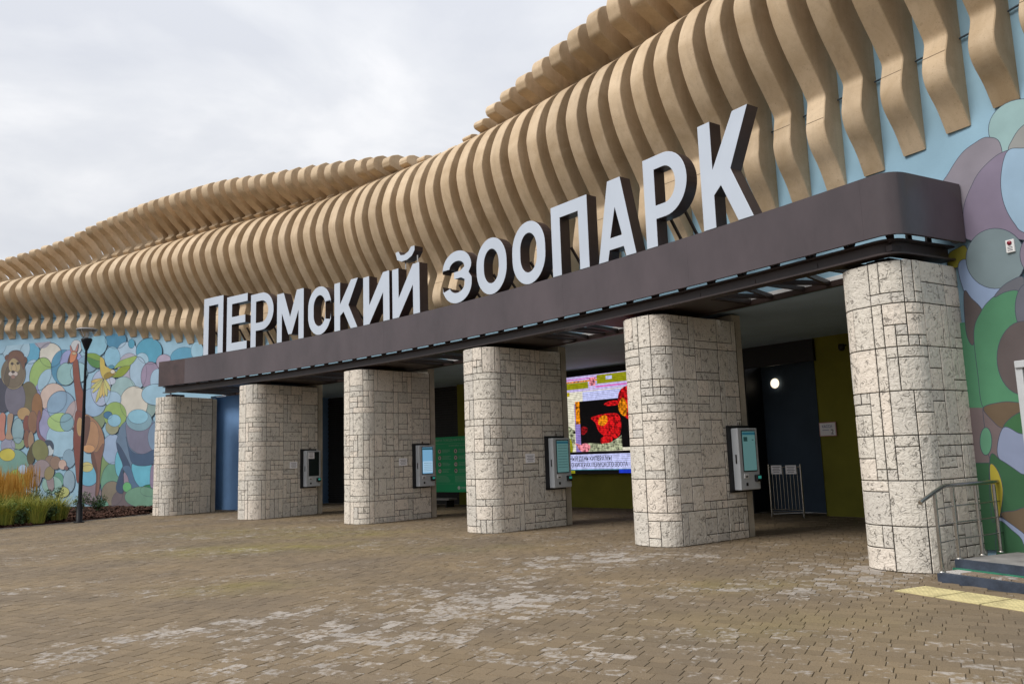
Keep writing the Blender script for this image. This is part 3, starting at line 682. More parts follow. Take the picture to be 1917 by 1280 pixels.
q = MB(); q.box((0, 0, 0), (2.06, 0.10, 0.52), Matrix.Translation(PR(17.26, 55.96, 3.84)) @ Matrix.Rotation(frame_rz(17.26), 4, 'Z'), bev=.01); q.build('lintel', M['black'], bld)
q = MB(); q.box((0, 0, 0), (0.10, 0.10, 3.58), Matrix.Translation(PR(16.44, 55.96, 1.79)) @ Matrix.Rotation(frame_rz(16.44), 4, 'Z'), bev=.01); q.build('door_frame', M['black'], bld)
q = MB(); q.box((0, 0, 0), (0.20, 0.06, 2.08), Matrix.Translation(PR(17.99, 56.5, 1.04)) @ Matrix.Rotation(frame_rz(17.99), 4, 'Z'), bev=.008); q.build('door', M['black'], bld)
arc_wall('lintel', 10.2, 13.9, 55.985, 3.93, ZC + .01, M['black'])
# roller shutters: each slat its own piece
def shutter(s0, s1, R):
    sh = empty('roller_shutter'); sh.parent = bld
    q = MB(); ln = (PR(s1, R) - PR(s0, R)).length; sm_ = (s0 + s1) / 2
    q.box((0, 0, 0), (ln, 0.06, 0.075), bev=0.0); base = None
    for k in range(48):
        mtx = Matrix.Translation(PR(sm_, R - (0.02 if k % 2 else 0.0), 0.06 + k * 0.0845)) @ Matrix.Rotation(frame_rz(sm_), 4, 'Z')
        if base is None:
            base = q.build('slat', M['shutter'], sh)
            o = base
        else:
            o = base.copy(); COL.objects.link(o)
        o.parent = sh; o.matrix_local = mtx
    q = MB(); q.box((0, 0, 2.05), (ln + .1, 0.02, 4.1), Matrix.Translation(PR(sm_, R + 0.06)) @ Matrix.Rotation(frame_rz(sm_), 4, 'Z')); q.build('guide', M['black'], sh)
shutter(0.9, 3.0, 56.1)
shutter(5.6, 6.75, 56.1)

# ribs: one closed profile per rib, blended along the facade
ST = [-14, -9.4, -6.0, -3.4, 0.0, 3.5, 5.5, 8.5, 11.5, 14.0, 18.0, 20.6, 24.5, 28]
PR_ = {  # u / z of every control point at the stations above
 'tz': [7.35, 7.14, 6.90, 6.45, 5.85, 5.42, 5.22, 5.10, 5.05, 5.12, 5.25, 5.40, 5.86, 6.5],
 'bu': [.28, .30, .34, .40, .44, .48, .50, .54, .55, .52, .48, .46, .46, .45],
 'bz': [7.72, 7.52, 7.35, 7.05, 6.62, 6.28, 6.10, 5.88, 5.82, 5.92, 6.15, 6.42, 6.58, 7.1],
 'nu': [.14, .15, .20, .28, .32, .35, .36, .36, .37, .37, .38, .38, .34, .34],
 'nz': [8.15, 8.00, 7.85, 7.62, 7.25, 6.95, 6.80, 6.62, 6.52, 6.60, 6.80, 6.97, 7.06, 7.6],
 'mu': [.98, 1.03, 1.13, 1.22, 1.38, 1.30, 1.25, 1.25, 1.26, 1.22, 1.15, 1.20, 1.20, 1.15],
 'mz': [9.00, 9.14, 9.18, 9.15, 8.98, 8.74, 8.60, 8.45, 8.42, 8.44, 8.50, 8.60, 8.74, 9.15],
 'gu': [.30, .30, .32, .34, .36, .38, .42, .46, .46, .44, .42, .42, .42, .42],
 'gz': [9.75, 9.88, 10.08, 10.22, 10.24, 10.08, 9.95, 9.86, 9.8, 9.78, 9.74, 9.72, 9.74, 10.0],
 'hu': [-.38, -.36, -.18, .00, .12, .22, .30, .36, 0.4, .36, .30, .30, .30, .30],
 'hz': [10.10, 10.22, 10.62, 10.66, 10.55, 10.35, 10.12, 9.96, 9.76, 9.88, 9.88, 9.86, 9.88, 10.1],
 'fu': [.05, .06, .34, .62, .74, .76, .76, .72, 0.38, .75, .95, 1.00, 1.0, 1.0],
 'fz': [10.30, 10.60, 11.10, 11.15, 11.00, 10.62, 10.34, 10.06, 9.78, 9.99, 10.13, 10.18, 10.2, 10.4],
 'ru': [.42, .50, .76, 1.00, 1.10, 1.06, .98, .80, 0.38, .82, 1.06, 1.13, 1.14, 1.14],
 'rz': [10.55, 10.95, 11.52, 11.62, 11.50, 11.00, 10.68, 10.26, 9.8, 10.15, 10.50, 10.62, 10.8, 11.0],
 'cu': [.30, .36, .55, .70, .80, .74, .62, .42, 0.22, .42, .58, .66, .7, .7],
 'cz': [10.68, 11.14, 11.72, 11.92, 11.82, 11.38, 11.12, 10.56, 9.86, 10.42, 10.92, 11.12, 11.3, 11.4],
}
def par(k, s):
    a = PR_[k]
    if s <= ST[0]: return a[0]
    if s >= ST[-1]: return a[-1]
    for i in range(len(ST) - 1):
        if ST[i] <= s <= ST[i + 1]:
            t = (s - ST[i]) / (ST[i + 1] - ST[i])
            p0, p1 = a[i], a[i + 1]
            def tan(j):
                if j <= 0 or j >= len(ST) - 1: return 0.0
                d0 = (a[j] - a[j - 1]) / (ST[j] - ST[j - 1]); d1 = (a[j + 1] - a[j]) / (ST[j + 1] - ST[j])
                return 0.0 if d0 * d1 <= 0 else 2 * d0 * d1 / (d0 + d1)
            h = ST[i + 1] - ST[i]
            return p0 * (2 * t ** 3 - 3 * t ** 2 + 1) + tan(i) * h * (t ** 3 - 2 * t ** 2 + t) + p1 * (3 * t ** 2 - 2 * t ** 3) + tan(i + 1) * h * (t ** 3 - t ** 2)
def crom(pts, n=6, closed=False):
    o = []; m_ = len(pts)
    rng = range(m_) if closed else range(m_ - 1)
    for i in rng:
        p = [pts[(i + d) % m_] if closed else pts[max(0, min(m_ - 1, i + d))] for d in (-1, 0, 1, 2)]
        for k in range(n):
            t = k / n
            o.append(tuple(0.5 * (2 * p[1][j] + (p[2][j] - p[0][j]) * t + (2 * p[0][j] - 5 * p[1][j] + 4 * p[2][j] - p[3][j]) * t * t + (3 * p[1][j] - p[0][j] - 3 * p[2][j] + p[3][j]) * t ** 3) for j in range(len(p[0]))))
    if not closed: o.append(tuple(pts[-1]))
    return o
def rib_profile(s):
    g = lambda k: par(k, s)
    tz, bu, bz, nu, nz, mu, mz = g('tz'), g('bu'), g('bz'), g('nu'), g('nz'), g('mu'), g('mz')
    gu, gz, hu, hz, fu, fz, ru, rz, cu, cz = g('gu'), g('gz'), g('hu'), g('hz'), g('fu'), g('fz'), g('ru'), g('rz'), g('cu'), g('cz')
    lo = [(0.03, tz), (bu * .42, tz + (bz - tz) * .40), (bu * .86, tz + (bz - tz) * .74), (bu, bz), (bu * .94, bz + (nz - bz) * .36), (nu + .022, nz - .12), (nu, nz),
          (nu + (mu - nu) * .07, nz + (mz - nz) * .07), (nu + (mu - nu) * .24, nz + (mz - nz) * .20), (nu + (mu - nu) * .60, nz + (mz - nz) * .46), (nu + (mu - nu) * .87, nz + (mz - nz) * .73), (mu, mz),
          (gu + (mu - gu) * .94, mz + (gz - mz) * .24), (gu + (mu - gu) * .80, mz + (gz - mz) * .47), (gu + (mu - gu) * .58, mz + (gz - mz) * .70), (gu + (mu - gu) * .30, mz + (gz - mz) * .88), (gu, gz)]
    o = crom(lo, 4)
    lump = .15 * max(0.0, min(1.0, (s + 9.5) / 3)) * max(0.0, min(1.0, (6.5 - s) / 3))
    up = [(gu, gz), (min(gu - .04, hu + .02), gz + .05 + (hz - gz) * .12), (hu + lump, gz + (hz - gz) * .55), (hu, hz), (fu + (hu - fu) * .5, (hz + fz) / 2), (fu, fz), (ru - (ru - fu) * .25, fz + (rz - fz) * .45), (ru, rz), (cu + (ru - cu) * .76, rz + (cz - rz) * .58), (cu, cz)]
    o += crom(up, 4)[1:]
    th = 0.42 + 0.25 * max(0.0, min(1.0, (s + 6) / 4))
    bk = [(cu - .40, cz - .03), (cu - .56, cz - .14), (min(fu - th - .06, cu - .58), min(fz + .06, cz - .18)), (min(hu - th, -.34), hz - .02), (-.36, gz - .28)]
    return o, bk
RIBW = 0.335
def rib(sr, seam=None):
    o, bk = rib_profile(sr - RIBW / 2)
    zt = o[0][1]
    prof = o + bk + [(-0.02, 9.35), (-0.02, zt + .02)]
    n = len(prof); no = len(o)
    q = MB()
    t, nn = axes(sr - RIBW / 2); W0 = P(sr - RIBW / 2, 0)
    def pt(u, z, a): return W0 + t * a + nn * u + Vector((0, 0, z))
    h = RIBW / 2; cf = 0.012
    # edge normals for a small arris
    L0 = [pt(u, z, -h) for u, z in prof]; L1 = [pt(u, z, h) for u, z in prof]
    ins = []
    for i in range(n):
        a, b, c = prof[i - 1], prof[i], prof[(i + 1) % n]
        dx, dz = c[0] - a[0], c[1] - a[1]; l = math.hypot(dx, dz) or 1
        ins.append((b[0] - dz / l * cf, b[1] + dx / l * cf) if i < no else b)
    q.grid([[pt(*ins[i], -h) for i in range(n)], [pt(*prof[i], -h + cf) for i in range(n)], [pt(*prof[i], h - cf) for i in range(n)], [pt(*ins[i], h) for i in range(n)]], close=True)
    k = len(q.v)
    q.f.append(tuple(range(0, n))); q.m.append(0)
    q.f.append(tuple(range(3 * n, 4 * n))[::-1]); q.m.append(0)
    if seam:
        ku = min(range(no), key=lambda i: abs(prof[i][1] - seam) if prof[i][1] < 8.3 else 99)
        (u0, z0), (u1, z1) = prof[ku], prof[ku + 1]; l_ = math.hypot(u1 - u0, z1 - z0); dx, dz = (u1 - u0) / l_, (z1 - z0) / l_
        nx_, nz_ = dz * .0015, -dx * .0015; hw = .005
        for sd in (0,):
            q.face([pt(u0 + nx_ - dx * hw, z0 + nz_ - dz * hw, -h + cf), pt(u0 + nx_ - dx * hw, z0 + nz_ - dz * hw, h - cf), pt(u0 + nx_ + dx * hw, z0 + nz_ + dz * hw, h - cf), pt(u0 + nx_ + dx * hw, z0 + nz_ + dz * hw, -h + cf)], 1)
    ob = q.build('rib', [M['rib'], M['seam']], bld)
    me = ob.data
    bm = bmesh.new(); bm.from_mesh(me)
    bmesh.ops.recalc_face_normals(bm, faces=[f_ for f_ in bm.faces if f_.material_index == 0])
    for ed in bm.edges:
        ed.smooth = not (len(ed.link_faces) == 2 and ed.calc_face_angle(0) > rad(40))
    bm.faces.ensure_lookup_table()
    for ff in bm.faces: ff.smooth = len(ff.verts) < 8
    bm.to_mesh(me); bm.free()
    return ob
for k in range(-5, 66):
    sr = 24.81 - 0.648 * (k - 1) + (0.0 if k != 27 else 0.10)
    rib(sr, (par('nz', sr) - .30 - .1 * math.sin(k * 1.7)) if (k * 7) % 10 < 6 else None)
# cladding behind the upper fins, from the middle of the facade on
q = MB(); ss = srange(-4.2, 27.5, .5)
q.grid([[P(s, -.36, 9.4) for s in ss], [P(s, min(par('hu', s) - .42, -.34), par('hz', s)) for s in ss], [P(s, min(par('fu', s) - .45, par('cu', s) - .46), par('fz', s)) for s in ss], [P(s, par('cu', s) - .36, par('cz', s) - .14) for s in ss]])
q.build('rear_cladding', M['rib'], bld, smooth=True)
# conduit that runs along the wall behind the rib necks
q = MB(); q.tube([P(s, 0.04, par('nz', s) - 0.02) for s in srange(-14, 27, .5)], 0.014, 8); q.build('conduit', M['pipe'], bld, smooth=True)

# painted mural, clipped to the wall's facets so every coat lies flat on them
def inside_cut(poly, s, keep_greater):
    o = []
    for i in range(len(poly)):
        a, b = poly[i], poly[(i + 1) % len(poly)]
        ia = (a[0] >= s) == keep_greater; ib = (b[0] >= s) == keep_greater
        if ia: o.append(a)
        if ia != ib:
            t = (s - a[0]) / (b[0] - a[0]); o.append((s, a[1] + (b[1] - a[1]) * t))
    return o
def zcut(poly, z, keep_greater):
    return [(b, a) for a, b in inside_cut([(b, a) for a, b in poly], z, keep_greater)]
class Paint:
    def __init__(s): s.v, s.f, s.c = [], [], []
    def add(s, poly, col, off, s0, s1, zt):
        poly = zcut(zcut(poly, 0.0, True), zt, False)
        if len(poly) < 3: return
        lo, hi = max(s0, min(p[0] for p in poly)), min(s1, max(p[0] for p in poly))
        k = math.floor(lo / DS + 1e-9)
        while k * DS < hi:
            a, b = k * DS, (k + 1) * DS
            pc = inside_cut(inside_cut(poly, max(a, lo), True), min(b, hi), False) if hi > lo else []
            if len(pc) >= 3:
                A, B = P(a, off), P(b, off); kk = len(s.v)
                for p in pc:
                    w_ = A + (B - A) * ((p[0] - a) / DS); s.v.append((w_.x, w_.y, p[1]))
                s.f.append(tuple(range(kk, kk + len(pc)))); s.c.append(col)
            k += 1
    def build(s, name, parent):
        me = bpy.data.meshes.new(name); me.from_pydata(s.v, [], s.f); me.materials.append(M['paint'])
        at = me.attributes.new('paint', 'FLOAT_COLOR', 'FACE')
        at.data.foreach_set('color', [x for c in s.c for x in (*c, 1)]); me.update()
        o = bpy.data.objects.new(name, me); COL.objects.link(o); o.parent = parent; return o
def grow(poly, d):
    n = len(poly); ar = sum(poly[i][0] * poly[(i + 1) % n][1] - poly[(i + 1) % n][0] * poly[i][1] for i in range(n))
    sg = 1 if ar > 0 else -1; o = []
    for i in range(n):
        a, c = poly[i - 1], poly[(i + 1) % n]; dx, dz = c[0] - a[0], c[1] - a[1]; l = math.hypot(dx, dz) or 1
        o.append((poly[i][0] + sg * dz / l * d, poly[i][1] - sg * dx / l * d))
    return o
NAMES = {'b': 'painted_bubbles', 'l': 'painted_lion', 'r': 'painted_bear', 'g': 'painted_giraffe', 'p': 'painted_parrot', 'e': 'painted_elephant', 'w': 'painted_bubbles'}
PT = {}
lay = 0.003
LINE = tuple(v * 0.8 for v in lin((70, 78, 96)))
# more bubbles of the same kind where the mural goes on beyond the picture
rb = random.Random(8); MORE = []
PAL = [(168, 206, 228), (84, 168, 208), (150, 188, 98), (152, 152, 196), (226, 220, 206), (106, 154, 138), (182, 162, 164), (130, 165, 188), (116, 148, 84), (206, 190, 58)]
for i in range(46):
    MORE.append(('b', 'E', [rb.uniform(-17.4, -12.9), rb.uniform(.2, 6.2), rb.uniform(.3, .75), 0, 0, rb.uniform(-.75, -.35)], rb.choice(PAL), 1))
for i in range(30):
    s_ = rb.uniform(25.7, 29.4); z_ = rb.uniform(.3, 4.6)
    MORE.append(('w', 'E', [s_, z_, rb.uniform(.3, .7), 0, 0, rb.uniform(-.8, -.4)], rb.choice(PAL), 1))
MURAL = MORE + MURAL
RING = []
for mi, (key, typ, d, col, ol) in enumerate(MURAL):
    if typ == 'E':
        cs, cz, ax, az, bx, bz = d
        poly = [(cs + ax * math.cos(2 * math.pi * k / 36) + bx * math.sin(2 * math.pi * k / 36), cz + az * math.cos(2 * math.pi * k / 36) + bz * math.sin(2 * math.pi * k / 36)) for k in range(36)]
    else:
        poly = [(d[i], d[i + 1]) for i in range(0, len(d), 2)]
        if typ == 'S': poly = crom(poly, 6, True)
    right = key == 'w'
    pn = PT.setdefault(key, Paint())
    s0, s1, zt = (23.2, 29.9, 6.4) if right else (-17.9, -0.8, 7.0)
    lay += 0.0001
    if ol: pn.add(grow(poly, 0.008 if right else 0.013), LINE, lay, s0, s1, zt)
    lay += 0.0001
    pn.add(poly, tuple(v * 0.80 for v in lin(tuple(c_ * .78 + b_ * .22 for c_, b_ in zip(col, (196, 206, 214))))), lay, s0, s1, zt)
    if key == 'b' and typ == 'E': RING.append(poly)
    nxt = MURAL[mi + 1][0] if mi + 1 < len(MURAL) else None
    if key == 'b' and nxt != 'b':
        lay += 0.0002
        for pl in RING[::3]:
            g0, g1 = grow(pl, -0.005), grow(pl, 0.006)
            for i in range(len(pl)):
                j = (i + 1) % len(pl); pn.add([g0[i], g0[j], g1[j], g1[i]], LINE, lay, s0, s1, zt)
        RING.clear()
for key, pn in PT.items():
    pn.build(NAMES[key], mural_r if key == 'w' else mural_l)
# white door frame at the right edge
dr = empty('side_door'); dr.parent = bld
def dbox(name, s, u, z, sz, m_):
    q = MB(); q.box((0, 0, 0), sz, Matrix.Translation(P(s, u, z)) @ Matrix.Rotation(frame_rz(s), 4, 'Z'), bev=0.008); return q.build(name, m_, dr)
dbox('door_jamb', 24.46, 0.07, 1.35, (0.09, 0.16, 2.26), M['frame']); dbox('door_jamb', 25.46, 0.07, 1.35, (0.09, 0.16, 2.26), M['frame'])
dbox('door_head', 24.96, 0.07, 2.52, (1.09, 0.16, 0.09), M['frame']); dbox('door_leaf', 24.96, 0.03, 1.35, (0.91, 0.07, 2.24), M['glassdark'])
# ------------------------------------------------------------------ stone-clad columns
CP = [(-0.42, 2.32, .4), (4.61, 2.56, 0.0), (9.42, 2.24, -.3), (14.29, 2.08, -.4), (18.9, 1.62, -.7), (23.24, 1.30, -.85)]
CLAB = ['stone clad column at the end of the canopy beside the animal mural',
        'stone clad column carrying the ticket kiosk whose screen is switched off',
        'stone clad column with the kiosk standing next to the green rules board',
        'stone clad column with the kiosk just left of the bright video screen',
        'stone clad column between the video screen and the passage with the barrier',
        'stone clad column beside the steel handrail and the small steps']
CW, CR, CH = 1.0, 0.36, 3.95
def col_path(uf, ub):
    """front outline of a column in local coordinates (x along the facade, y into the building), with outward normals, by arc length"""
    L1 = uf - CR - ub; La = math.pi / 2 * CR; Lf = CW - 2 * CR
    tot = 2 * L1 + 2 * La + Lf
    def at(p):
        if p < L1: return (-CW / 2, -(ub + p)), (-1, 0)
        p -= L1
        if p < La:
            a = p / CR; return (-CW / 2 + CR - CR * math.cos(a), -(uf - CR) - CR * math.sin(a)), (-math.cos(a), -math.sin(a))
        p -= La
        if p < Lf: return (-CW / 2 + CR + p, -uf), (0, -1)
        p -= Lf
        if p < La:
            a = p / CR; return (CW / 2 - CR + CR * math.sin(a), -(uf - CR) - CR * math.cos(a)), (math.sin(a), -math.cos(a))
        p -= La
        return (CW / 2, -(uf - CR) + p), (1, 0)
    return at, tot, L1, La, Lf
def split_panel(rg, x0, x1, z0, z1, o):
    w_, h_ = x1 - x0, z1 - z0; m_ = 0.142
    big = rg.random()
    if w_ < m_ * 1.9 and h_ < m_ * 1.9: o.append((x0, x1, z0, z1)); return
    if w_ * h_ < 0.085 and big < 0.72: o.append((x0, x1, z0, z1)); return
    if w_ * h_ < 0.16 and big < 0.52: o.append((x0, x1, z0, z1)); return
    if w_ * h_ < 0.30 and big < 0.34: o.append((x0, x1, z0, z1)); return
    asp = w_ / h_; pv = .86 if asp > 1.25 else (.14 if asp < .8 else .5)
    if (rg.random() < pv and w_ >= m_ * 1.9) or h_ < m_ * 1.9:
        n = max(2, int(round(w_ / m_))); c = x0 + w_ * rg.choice([i for i in range(1, n)]) / n
        split_panel(rg, x0, c, z0, z1, o); split_panel(rg, c, x1, z0, z1, o)
    else:
        n = max(2, int(round(h_ / m_))); c = z0 + h_ * rg.choice([i for i in range(1, n)]) / n
        split_panel(rg, x0, x1, z0, c, o); split_panel(rg, x0, x1, c, z1, o)
def stone_mesh(at, p0, p1, z0, z1, d, curved):
    g = 0.0058; p0 += g; p1 -= g; z0 += g; z1 -= g; b = 0.007
    ns_ = max(1, int(math.ceil((p1 - p0) / 0.09))) if curved else 1
    ps = [p0, p0 + b] + [p0 + b + (p1 - p0 - 2 * b) * i / ns_ for i in range(1, ns_)] + [p1 - b, p1]
    rows = []
    for i, p in enumerate(ps):
        (x, y), (nx, ny) = at(p); e_ = i in (0, len(ps) - 1); dd = d - 0.007 if e_ else d
        def q(off, z): return (x + nx * off, y + ny * off, z)
        rows.append([q(-.012, z0), q(d - .007, z0), q(dd, z0 + b), q(dd, z1 - b), q(d - .007, z1), q(-.012, z1)])
    mbs = MB(); mbs.grid(rows); mbs.face(rows[0], 1); mbs.face(rows[-1][::-1], 1)
    mbs.m = [1 if (i % 5 in (0, 4) and i < (len(rows) - 1) * 5) else m_ for i, m_ in enumerate(mbs.m)]; return mbs
cols = []
for ci, (sc, uf, ub) in enumerate(CP):
    base = P(sc, 0); rz = frame_rz(sc)
    c = empty('stone_column', base, rz); tag(c, CLAB[ci], 'column', 'stone clad columns under the canopy'); cols.append(c)
    at, tot, L1, La, Lf = col_path(uf, ub + (.2 if ci < 5 else .0))
    n = 60; q = MB()
    pts = [at(tot * i / n) for i in range(n + 1)]
    q.grid([[(x - nx * .004, y - ny * .004, z) for (x, y), (nx, ny) in pts] for z in (-0.01, CH - 0.01)])
    q.face([(x - nx * .004, y - ny * .004, CH - 0.01) for (x, y), (nx, ny) in pts])
    q.build('core', M['core'], c)
    # plain plastered strip behind the cladding
    q = MB(); hp = CH + (.14 if ci else -.03); q.box((0, -ub - 0.11, hp / 2), (CW - 0.07, 0.24, hp), bev=0.01); q.build('plaster_strip', M['plaster'], c)
    rg = random.Random(100 + ci)
    stones = []; z = 0.0; nc = 7; ch = CH / nc
    vj = [0, L1 * 0.5, L1 + La * .35, L1 + La + Lf * .55, L1 + 2 * La + Lf]      # joints that run up the whole column
    step = (tot - vj[-1]) / 3.0
    vj += [vj[-1] + step * i for i in (1, 2, 3)]
    vj = [v + rg.uniform(-.05, .05) if 0 < i < len(vj) - 1 else v for i, v in enumerate(vj)]
    for k in range(nc):
        z0 = k * ch; z1 = z0 + ch
        for a, b_ in zip(vj, vj[1:]):
            split_panel(rg, a, b_, z0, z1, stones)
    lo_p, hi_p = 0.03, tot - .02
    stones = [(max(a, lo_p), min(b_, hi_p), z0, z1) for a, b_, z0, z1 in stones]
    stones.sort(key=lambda s_: -(s_[1]) )
    for i, (a, b_, z0, z1) in enumerate(stones[:300]):
        if b_ - a < .04: continue
        cv = b_ > L1 and a < tot - (L1)
        stone_mesh(at, a, b_, z0, z1, rg.uniform(0.006, 0.013), cv).build('stone', [M['stone'], M['core']], c)

# ------------------------------------------------------------------ steel canopy
RF, ZF0, ZF1 = 49.0, 4.22, 5.03
def upath(Roff, r=0.32, s_left=0.27):
    """plan of the canopy edge: the arc, a rounded corner, then the return to the wall"""
    R_ = RF + Roff
    pts = [PR(s, R_) for s in srange(s_left, 23.80 - Roff, .4)]
    corner = PR(23.89 - Roff, R_); endp = P(23.95 - Roff, 0.07)
    d0 = (corner - pts[-1]).normalized(); d1 = (endp - corner).normalized()
    while (pts[-1] - corner).length < r: pts.pop()
    a, b = corner - d0 * r, corner + d1 * r
    for k in range(9):
        t = k / 8; pts.append(a * (1 - t) ** 2 + corner * 2 * t * (1 - t) + b * t * t)
    pts += [corner + d1 * (r + ((endp - corner).length - r) * i / 4) for i in range(1, 5)]
    return pts
can = empty('steel_canopy', (0, 0, 0)); tag(can, 'brown steel canopy that carries the big white letters over the columns', 'canopy')
def wall_along(pts, z0, z1, th, side=1):
    q = MB(); o = []
    for i, p in enumerate(pts):
        d = (pts[min(i + 1, len(pts) - 1)] - pts[max(i - 1, 0)]).normalized(); nrm = Vector((-d.y, d.x, 0)) * side
        o.append(p + nrm * th)
    Z = lambda p, z: (p.x, p.y, z)
    q.grid([[Z(p, z0) for p in pts], [Z(p, z1) for p in pts]]); q.grid([[Z(p, z1) for p in o], [Z(p, z0) for p in o]])
    q.grid([[Z(p, z1) for p in pts], [Z(p, z1) for p in o]]); q.grid([[Z(p, z0) for p in o], [Z(p, z0) for p in pts]])
    for k in (0, -1): q.face([Z(pts[k], z0), Z(pts[k], z1), Z(o[k], z1), Z(o[k], z0)])
    return q
fp = upath(0)
# fascia sheets, each a panel with a hairline joint
cum = [0]
for a, b in zip(fp, fp[1:]): cum.append(cum[-1] + (b - a).length)
def sub(p, c0, c1):
    o = []
    def ptat(c):
        for i in range(len(p) - 1):
            if cum[i] <= c <= cum[i + 1] + 1e-6: return p[i].lerp(p[i + 1], (c - cum[i]) / (cum[i + 1] - cum[i]))
        return p[-1]
    o.append(ptat(c0)); o += [q for q, c in zip(p, cum) if c0 + .01 < c < c1 - .01]; o.append(ptat(c1)); return o
tot_f = cum[-1]; NP = 9
edges = [tot_f * 0.0] + [1.35] + [1.35 + (23.1 - 1.35) * i / 7 for i in range(1, 8)] + [tot_f]
for a, b in zip(edges, edges[1:]):
    o = wall_along(sub(fp, a + .0006, b - .0006), ZF0, ZF1, 0.05).build('fascia_panel', M['fascia'] if a > .1 else M['fascia_end'], can); auto_smooth(o, 40)
wall_along(upath(0.055), ZF1 - .09, ZF1 - .02, 0.42).build('top_plate', M['steel'], can)
# left return of the fascia
q = MB(); q.beam(P(.28, rw(.28) - RF - .06, 4.63), P(.28, 0.3, 4.63), .05, .8); q.build('fascia_panel', M['fascia'], can)
# main edge beam (an I section) under it
for nm, ro, z0, z1, th in (('beam_flange', .16, 4.015, 4.04, .22), ('beam_flange', .16, 4.19, 4.215, .22), ('beam_web', .255, 4.04, 4.19, .03)):
    auto_smooth(wall_along(upath(ro, .30), z0, z1, th).build(nm, M['steel'], can), 40)
# rear chord along the soffit edge
wall_along([P(s, .20) for s in srange(.3, 23.3, .5)], 4.03, 4.12, .09).build('rear_chord', M['steel'], can)
# web rods between edge beam and fascia head
sv = 0.7; k = 0
while sv < 23.3:
    a = PR(sv, RF + .28, 4.18); b = PR(sv + .31, RF + .28, 4.95)
    q = MB(); q.beam(a, b, .06, .06); q.beam(b, PR(sv + .62, RF + .28, 4.18), .06, .06); q.build('web_rod', M['steel'], can); sv += .62
# plan bracing between beam and chord, in the bays between the cover plates, and the cover plates with small downlights
def uf_(s): return rw(s) - RF - .26
for ci, (sc, uf, ub) in enumerate(CP):
    h = 1.38
    a, b = max(.32, sc - h), min(23.8 if ci == 5 else 99, sc + h)
    if ci in (1, 2, 3, 4):
        q = MB(); ss_ = srange(a, b, .4)
        top, bot = 4.16, 4.05
        f_ = [P(s, uf_(s) - .1) for s in ss_]; r_ = [P(s, .22) for s in ss_]
        Z = lambda p, z: (p.x, p.y, z)
        q.grid([[Z(p, bot) for p in f_], [Z(p, bot) for p in r_]]); q.grid([[Z(p, top) for p in r_], [Z(p, top) for p in f_]])
        q.grid([[Z(p, bot) for p in r_], [Z(p, top) for p in r_]]); q.grid([[Z(p, top) for p in f_], [Z(p, bot) for p in f_]])
        for e in (0, -1): q.face([Z(f_[e], bot), Z(r_[e], bot), Z(r_[e], top), Z(f_[e], top)])
        pl = q.build('cover_plate', M['steel'], can)
    q = MB(); q.box((0, 0, 0), (.34, .5, .12), Matrix.Translation(P(sc, uf - .55, 3.99)) @ Matrix.Rotation(frame_rz(sc), 4, 'Z')); q.build('bearing_block', M['steel'], can)
bays = [(.4, 3.2), (6.02, 8.02), (10.82, 12.9), (15.7, 17.5), (20.3, 23.6)]
for a, b in bays:
    n = max(2, int(round((b - a) / 1.0))); st = (b - a) / n
    for i in range(n):
        s0, s1 = a + st * i, a + st * (i + 1); sm_ = (s0 + s1) / 2
        for (x0, u0), (x1, u1) in (((s0, uf_(s0)), (s0, .2)), ((s0, uf_(s0)), (s0 + st * .42, .2)), ((s0 + st * .42, .2), (s0 + st * .72, uf_(s1)))):
            q = MB(); q.beam(P(x0, u0, 4.10), P(x1, u1, 4.10), .055, .07); q.build('brace', M['steel'], can)
    for s_ in (a, b):
        q = MB(); q.beam(P(s_, uf_(s_), 4.10), P(s_, .2, 4.10), .08, .08); q.build('brace', M['steel'], can)
# posts on the return beside the mural
for u_ in (.35, .8, 1.2):
    q = MB(); q.beam(P(23.60, u_, 4.18), P(23.60, u_, 4.95), .06, .06); q.build('web_rod', M['steel'], can)

# ------------------------------------------------------------------ the big letters
SW = .245
def arc(cx, cy, rx, ry, a0, a1, n=12): return [(cx + rx * math.cos(rad(a0 + (a1 - a0) * i / n)), cy + ry * math.sin(rad(a0 + (a1 - a0) * i / n))) for i in range(n + 1)]
def L_P(w, h): return [[(0, 0), (0, h), (w, h), (w, 0), (w - SW, 0), (w - SW, h - SW), (SW, h - SW), (SW, 0)]]
def L_E(w, h):
    t = SW * .95; return [[(0, 0), (0, h), (w, h), (w, h - t), (SW, h - t), (SW, h * .56 + t * .4), (w * .9, h * .56 + t * .4), (w * .9, h * .56 - t * .55), (SW, h * .56 - t * .55), (SW, t), (w * .98, t), (w * .98, 0)]]
def L_R(w, h):
    y0 = h * .30; yc, ry = (h + y0) / 2, (h - y0) / 2; rx = w * .52; t = SW * .92
    o = [(0, 0), (0, h)] + arc(w - rx, yc, rx, ry, 90, -90, 20) + [(SW, y0), (SW, 0)]
    i = [(SW, h - t)] + arc(w - rx, yc, rx - SW, ry - t, 90, -90, 16) + [(SW, y0 + t)]
    return [o, i]
def L_M(w, h): return [[(0, 0), (0, h), (.25 * w, h), (.5 * w, h * .47), (.75 * w, h), (w, h), (w, 0), (w - .225, 0), (w - .225, h * .60), (.56 * w, h * .13), (.44 * w, h * .13), (.225, h * .60), (.225, 0)]]
def L_S(w, h):
    rx, ry = w / 2, w * .54; t = SW * .95
    o = [(w, h * .70)] + arc(rx, h - ry, rx, ry, 0, 180, 18)[0:] + arc(rx, ry, rx, ry, 180, 360, 18) + [(w, h * .27)]
    i = [(w - SW, h * .30)] + arc(rx, ry, rx - SW, ry - t, 360, 180, 14) + arc(rx, h - ry, rx - SW, ry - t, 180, 0, 14) + [(w - SW, h * .66)]
    return [o + i]
